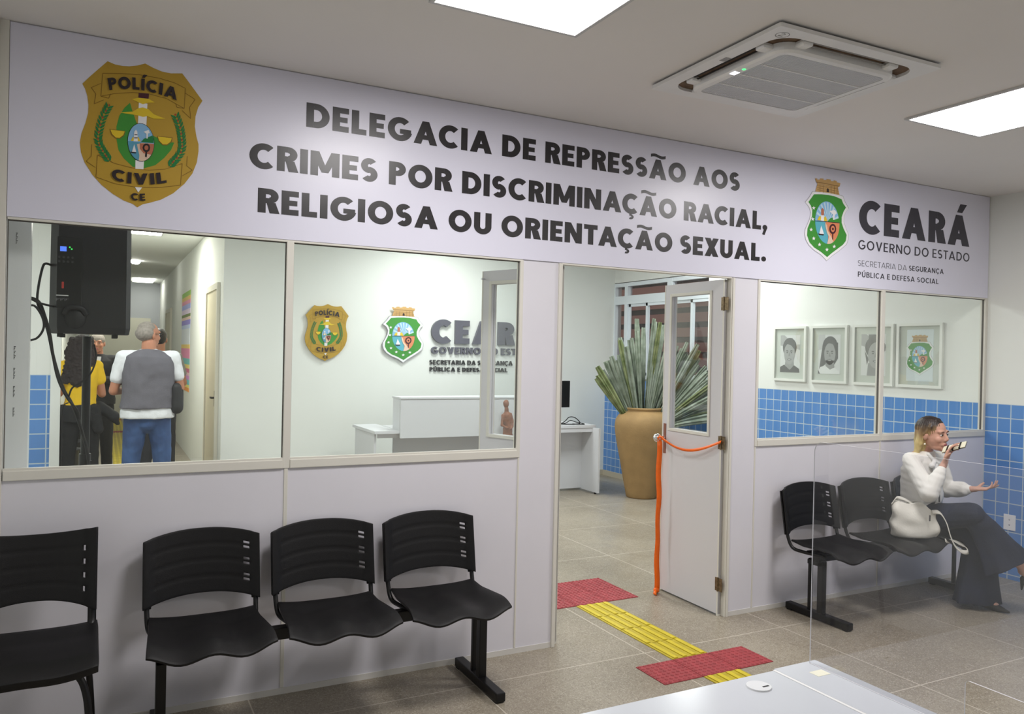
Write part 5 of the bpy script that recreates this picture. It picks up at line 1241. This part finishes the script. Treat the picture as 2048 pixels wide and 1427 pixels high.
# tote bag
def bag():
    t = thing('tote_bag', 'slouchy white leather tote bag on the middle bench seat', 'bag', (4.02, -.36, .46))
    m = mat('white_leather', rgb(232, 229, 218), .55, noise_amt=.04, noise_scale=20, bump=.15, bump_scale=80)
    b = MB(); cx, cy = 4.005, -.345; n = 56; ang = rad(-28)
    rings = [(.470, .140, .055, 0), (.480, .160, .074, 0), (.52, .165, .082, .0), (.56, .160, .080, -.002), (.60, .152, .072, -.004), (.64, .146, .058, -.008), (.67, .142, .042, -.01), (.69, .142, .028, -.012)]
    P = []
    for z, rx, ry, sh in rings:
        for k in range(n):
            a = 2*math.pi*k/n; ca, sa = math.cos(a), math.sin(a); e = .6; x = rx*(abs(ca)**e)*(1 if ca > 0 else -1); y = ry*(abs(sa)**e)*(1 if sa > 0 else -1)
            q = 1+.22*noise.noise(V((x*11, y*11, z*22))); zz = z+(.03*math.cos(x*16+.6)+.018*math.sin(x*40) if z > .62 else 0)*(z-.6)/.1*1.0
            x *= q; y = y*q+.010*math.sin(z*50+x*18); P.append((cx+x*math.cos(ang)-y*math.sin(ang)+sh, cy+x*math.sin(ang)+y*math.cos(ang), zz))
    F = [(j*n+k, j*n+(k+1) % n, (j+1)*n+(k+1) % n, (j+1)*n+k) for j in range(len(rings)-1) for k in range(n)]+[tuple(range(n-1, -1, -1))]
    b.faces(P, F, None, True); o = b.build('bag_body', m, t); s = o.modifiers.new('sub', 'SUBSURF'); s.levels = 2; s.render_levels = 2; s = o.modifiers.new('s', 'SOLIDIFY'); s.thickness = .004
    def strap(pts, wd=.014):
        pts = bez(pts, 8); b = MB(); P = []
        for i, p in enumerate(pts):
            d = (pts[min(i+1, len(pts)-1)]-pts[max(0, i-1)]).normalized(); sd = d.cross(V((.5, -.8, .2))).normalized(); P += [p-sd*wd, p+sd*wd]
        b.faces(P, [(2*k, 2*k+1, 2*k+3, 2*k+2) for k in range(len(pts)-1)], None, True); o = b.build('strap', m, t); s = o.modifiers.new('s', 'SOLIDIFY'); s.thickness = .005
    strap([(4.06, -.44, .655), (4.10, -.47, .65), (4.125, -.50, .59), (4.13, -.53, .50), (4.15, -.55, .44), (4.19, -.57, .405), (4.24, -.58, .40), (4.25, -.55, .43), (4.20, -.52, .455), (4.13, -.49, .465)])
    strap([(3.86, -.28, .69), (3.89, -.30, .735), (3.94, -.325, .725), (3.99, -.36, .69)], .012)
    b = MB(); b.box((4.00, -.462, .60), (4.008, -.457, .64)); b.build('zip_pull', M_chrome, t)
bag()

# ---- standing people in the lobby and corridor
def standing(label, pos, ang, Ht, shirt, pants, skin, arms, lean=0, sleeve=.5, head_turn=0, hair=None, head=1.0, stance=.11, body_extra=None, width=1.0, paint=True):
    """arms: [(elbow, wrist), (elbow, wrist)] local (right, left); local x right, y forward"""
    t = thing('person', label, 'person', (pos[0], pos[1], 0)); s = Ht/1.75
    M = Matrix.Translation((pos[0], pos[1], 0)) @ Matrix.Rotation(ang, 4, 'Z') @ Matrix.Scale(s, 4)
    q = lambda x, y, z: M @ V((x, y, z)); R3 = M.to_3x3().normalized(); w_ = width
    hc = V((0, .02, 1.612)); F = M @ Matrix.Translation(hc) @ Matrix.Rotation(head_turn, 4, 'Z') @ Matrix.Scale(head, 4)
    sh = [V((.175*w_, 0, 1.42)), V((-.175*w_, 0, 1.42))]
    b = MB(); head_prims(b, F); b.cap(q(0, -.012, 1.40), q(0, .0, 1.54), .064*s, .058*s)
    b.ell(q(0, 0, 1.28), [.165*s*w_, .105*s, .19*s], None, R3); b.ell(q(0, 0, 1.08), [.15*s*w_, .10*s, .16*s], None, R3); b.ell(q(0, 0, .95), [.17*s*w_, .11*s, .12*s], None, R3); b.cap(M @ sh[0], M @ sh[1], .055*s, .055*s)
    for i, (e, wr) in enumerate(arms):
        e, wr = V(e), V(wr); b.cap(M @ sh[i], M @ e, .046*s, .038*s); b.cap(M @ e, M @ wr, .038*s, .024*s)
        hand_prims(b, M @ wr, R3 @ (wr-e), R3 @ V((0, 0, -1)) if abs((wr-e).normalized().z) < .8 else R3 @ V((1-2*(i == 0), 0, 0)), 1 if i == 0 else -1, s, (.5, .5, .55, .6))
    for sx in (1, -1):
        b.cap(q(sx*.085, 0, .92), q(sx*(stance), .01, .50), .082*s, .056*s); b.cap(q(sx*stance, .01, .50), q(sx*(stance+.01), -.02, .09), .054*s, .036*s); b.cap(q(sx*(stance+.01), -.03, .04), q(sx*(stance+.03), .14, .03), .035*s, .03*s)
    remesh(b, 'body', skin, t, .0065, 4, paint=lip_paint(F), mats=[skin, LIP])
    face_parts(t, F)
    if pants:
        b = MB(); b.ell(q(0, -.005, .96), [.180*s*w_, .122*s, .12*s], None, R3); b.ell(q(0, 0, .86), [.13*s, .115*s, .09*s], None, R3)
        for sx in (1, -1): b.cap(q(sx*.088, -.005, .90), q(sx*stance, .01, .50), .098*s, .072*s); b.cap(q(sx*stance, .01, .50), q(sx*(stance+.01), -.02, .10), .070*s, .058*s)
        remesh(b, 'trousers', pants, t, .008, 4, wr=.005, wr_scale=12)
    b = MB(); b.loft(M, [(0, 0, .90, .192*w_, .138), (0, 0, .96, .192*w_, .138), (0, 0, 1.08, .166*w_, .116), (0, 0, 1.20, .172*w_, .120), (0, 0, 1.32, .186*w_, .122), (0, -.004, 1.41, .185*w_, .105), (0, -.006, 1.46, .12*w_, .08), (0, -.004, 1.49, .065, .062)]); b.cap(M @ sh[0], M @ sh[1], .062*s, .062*s)
    for i, (e, wr) in enumerate(arms):
        e, wr = V(e), V(wr)
        if sleeve <= 1: b.cap(M @ sh[i], M @ sh[i].lerp(e, sleeve), .062*s, .058*s)
        else: b.cap(M @ sh[i], M @ e, .062*s, .052*s); b.cap(M @ e, M @ e.lerp(wr, .9), .052*s, .040*s)
    remesh(b, 'shirt' if sleeve <= 1 else 'jacket', shirt, t, .008, 3, wr=.006, wr_scale=11, seed=5)
    b = MB()
    for sx in (1, -1): b.cap(q(sx*(stance+.01), -.05, .045), q(sx*(stance+.03), .15, .035), .045*s, .040*s)
    bmesh.ops.recalc_face_normals(b.bm, faces=b.bm.faces); remesh(b, 'shoes', mat('dark_shoe', rgb(28, 26, 26), .5), t, .008, 2)
    if hair: hair(t, F, M, s, R3)
    if body_extra: body_extra(t, F, M, s, R3)
    return t
def short_hair(m, top=True):
    def f(t, F, M, s, R3):
        Rn = F.to_3x3().normalized(); k = F.to_3x3().col[0].length; b = MB()
        if top: b.ell(F @ V((0, -.014, .040)), [.080*k, .098*k, .082*k], None, Rn)
        b.ell(F @ V((0, -.050, .012)), [.078*k, .064*k, .072*k], None, Rn)
        remesh(b, 'hair', m, t, .006, 3, fold=lambda c: .0015*noise.noise(c*140))
    return f
# man in grey vest, back to us
def vest_extra(t, F, M, s, R3):
    q = lambda x, y, z: M @ V((x, y, z)); Vg = fabric('grey_vest', 104, 102, 110, .12)
    b = MB(); b.loft(M, [(0, 0, .985, .222, .150), (0, 0, 1.05, .212, .146), (0, 0, 1.16, .205, .140), (0, 0, 1.28, .212, .140), (0, 0, 1.37, .205, .136), (0, -.004, 1.425, .190, .118), (0, -.006, 1.465, .135, .092), (0, -.004, 1.485, .08, .076)])
    remesh(b, 'vest', Vg, t, .008, 3, wr=.009, wr_scale=7, seed=8)
    b = MB(); b.cap(q(.235, .02, 1.14), q(.23, .05, 1.0), .05*s, .06*s); b.cap(q(.22, -.05, 1.16), q(.225, -.06, .99), .045*s, .055*s); remesh(b, 'bag', mat('black_nylon', rgb(24, 24, 28), .6), t, .008, 3)
    b = MB(); b.tube([F @ V(p) for p in ((.078, -.02, .010), (.076, .04, .010), (.060, .082, .008))], .002*s); b.tube([F @ V(p) for p in ((-.078, -.02, .010), (-.076, .04, .010), (-.060, .082, .008))], .002*s)
    b.tube([F @ V((.034+.024*math.cos(a*.52), .096, .004+.018*math.sin(a*.52))) for a in range(13)], .0015*s); b.tube([F @ V((-.034+.024*math.cos(a*.52), .096, .004+.018*math.sin(a*.52))) for a in range(13)], .0015*s); b.build('glasses', M_blackmetal, t)
def grey_hair(t, F, M, s, R3):
    Rn = F.to_3x3().normalized(); k = F.to_3x3().col[0].length; b = MB(); b.ell(F @ V((0, -.040, .012)), [.082*k, .078*k, .070*k], None, Rn); b.ell(F @ V((0, -.022, .045)), [.074*k, .082*k, .070*k], None, Rn)
    remesh(b, 'hair', mat('grey_hair', rgb(150, 142, 134), .8, noise_amt=.3, noise_scale=60), t, .006, 3)
JEAN = mat('blue_jeans', rgb(62, 92, 140), .85, col2=rgb(38, 58, 98), noise_scale=5, bump=.2, bump_scale=160)
WT = fabric('white_tshirt', 228, 230, 234, .05)
standing('grey-haired man in grey vest and blue jeans, back turned, behind the left window', (-.552, 4.30), 0, 1.915, WT, JEAN, SKIN2, [((.255, .02, 1.16), (.20, .20, 1.17)), ((-.265, .03, 1.13), (-.17, .22, 1.12))], sleeve=.62, head_turn=rad(-52), hair=grey_hair, body_extra=vest_extra, width=1.12, stance=.125)
b = MB(); b.box((-.335, 4.55, 1.245), (-.265, 4.565, 1.32), None, .004, None); tag(b.build('smartphone', mat('phone_black', rgb(20, 20, 20), .3)), 'dark phone in the vested man right hand', 'phone')
# dark haired man beyond
standing('dark-haired man in grey shirt standing in front of the vested man', (-.345, 6.3), 0, 1.89, fabric('grey_shirt', 150, 152, 150), fabric('dark_trousers', 50, 52, 60), SKIN2, [((.25, .0, 1.14), (.2, .16, 1.1)), ((-.25, .0, 1.14), (-.2, .16, 1.1))], sleeve=.6, hair=short_hair(mat('black_hair', rgb(26, 22, 22), .5)), head_turn=rad(-10))
# curly haired woman
def curly(t, F, M, s, R3):
    b = MB(); r = random.Random(3); k = 1
    for i in range(150):
        u = r.random(); z = .085-.46*u; wd = .085+.045*math.sin(min(1, u*1.5)*math.pi*.6); a = r.uniform(math.pi*.95, math.pi*2.05)
        c = F @ V((wd*math.cos(a)-.05*u, -.02+.085*math.sin(a)-.03*u, z)); b.ell(c, (.028, .028, .034), None, None, 8, 6)
    b.ell(F @ V((0, -.02, .04)), (.095, .105, .09)); b.cap(F @ V((0, -.06, 0)), F @ V((-.04, -.08, -.34)), .085, .085)
    remesh(b, 'hair', mat('dark_curly_hair', rgb(44, 32, 32), .7, noise_amt=.5, noise_scale=90, bump=.6, bump_scale=180), t, .008, 1, wr=.008, wr_scale=55)
def tied_jacket(t, F, M, s, R3):
    q = lambda x, y, z: M @ V((x, y, z)); b = MB(); b.loft(M, [(0, 0, .86, .19, .15), (0, 0, .92, .20, .155), (0, 0, 1.0, .20, .15), (0, 0, 1.03, .18, .14)]); b.cap(q(.17, -.05, 1.0), q(.30, -.10, .90), .06*s, .05*s); b.cap(q(.28, -.10, .90), q(.33, -.10, .83), .05*s, .02*s); b.cap(q(.10, -.10, .98), q(.14, -.13, .78), .06*s, .05*s)
    remesh(b, 'tied_jacket', mat('black_cloth', rgb(22, 22, 26), .8), t, .008, 2, wr=.006, wr_scale=14)
standing('woman with long dark curly hair and yellow top behind the speaker stand', (-1.13, 5.45), rad(14), 1.77, fabric('yellow_top', 240, 196, 30, .08), fabric('black_trousers', 24, 24, 28), SKIN2, [((.205, .02, 1.13), (.17, .22, 1.20)), ((-.19, .04, 1.14), (-.10, .2, 1.2))], sleeve=.5, hair=curly, body_extra=tied_jacket, width=.84)
# man in suit facing us
def suit_extra(t, F, M, s, R3):
    q = lambda x, y, z: M @ V((x, y, z)); b = MB(); b.faces([q(-.055, .118, 1.46), q(.055, .118, 1.46), q(.03, .150, 1.25), q(0, .152, 1.16), q(-.03, .150, 1.25)], [(0, 1, 2, 3, 4)]); o = b.build('shirt_front', WT, t); m_ = o.modifiers.new('s', 'SOLIDIFY'); m_.thickness = .012
    b = MB(); b.ell(q(.09, .128, 1.34), (.008, .006, .008)); b.build('lapel_pin', MATS['emblem_yellow'], t)
standing('man in black suit and white shirt facing the camera in the corridor', (-.99, 7.1), rad(172), 1.82, fabric('black_suit', 28, 28, 33), fabric('black_suit', 28, 28, 33), SKIN2, [((.24, .02, 1.17), (.06, .20, 1.18)), ((-.24, .02, 1.17), (-.06, .20, 1.20))], sleeve=2, hair=short_hair(MATS['grey_hair']), body_extra=suit_extra, width=1.05)
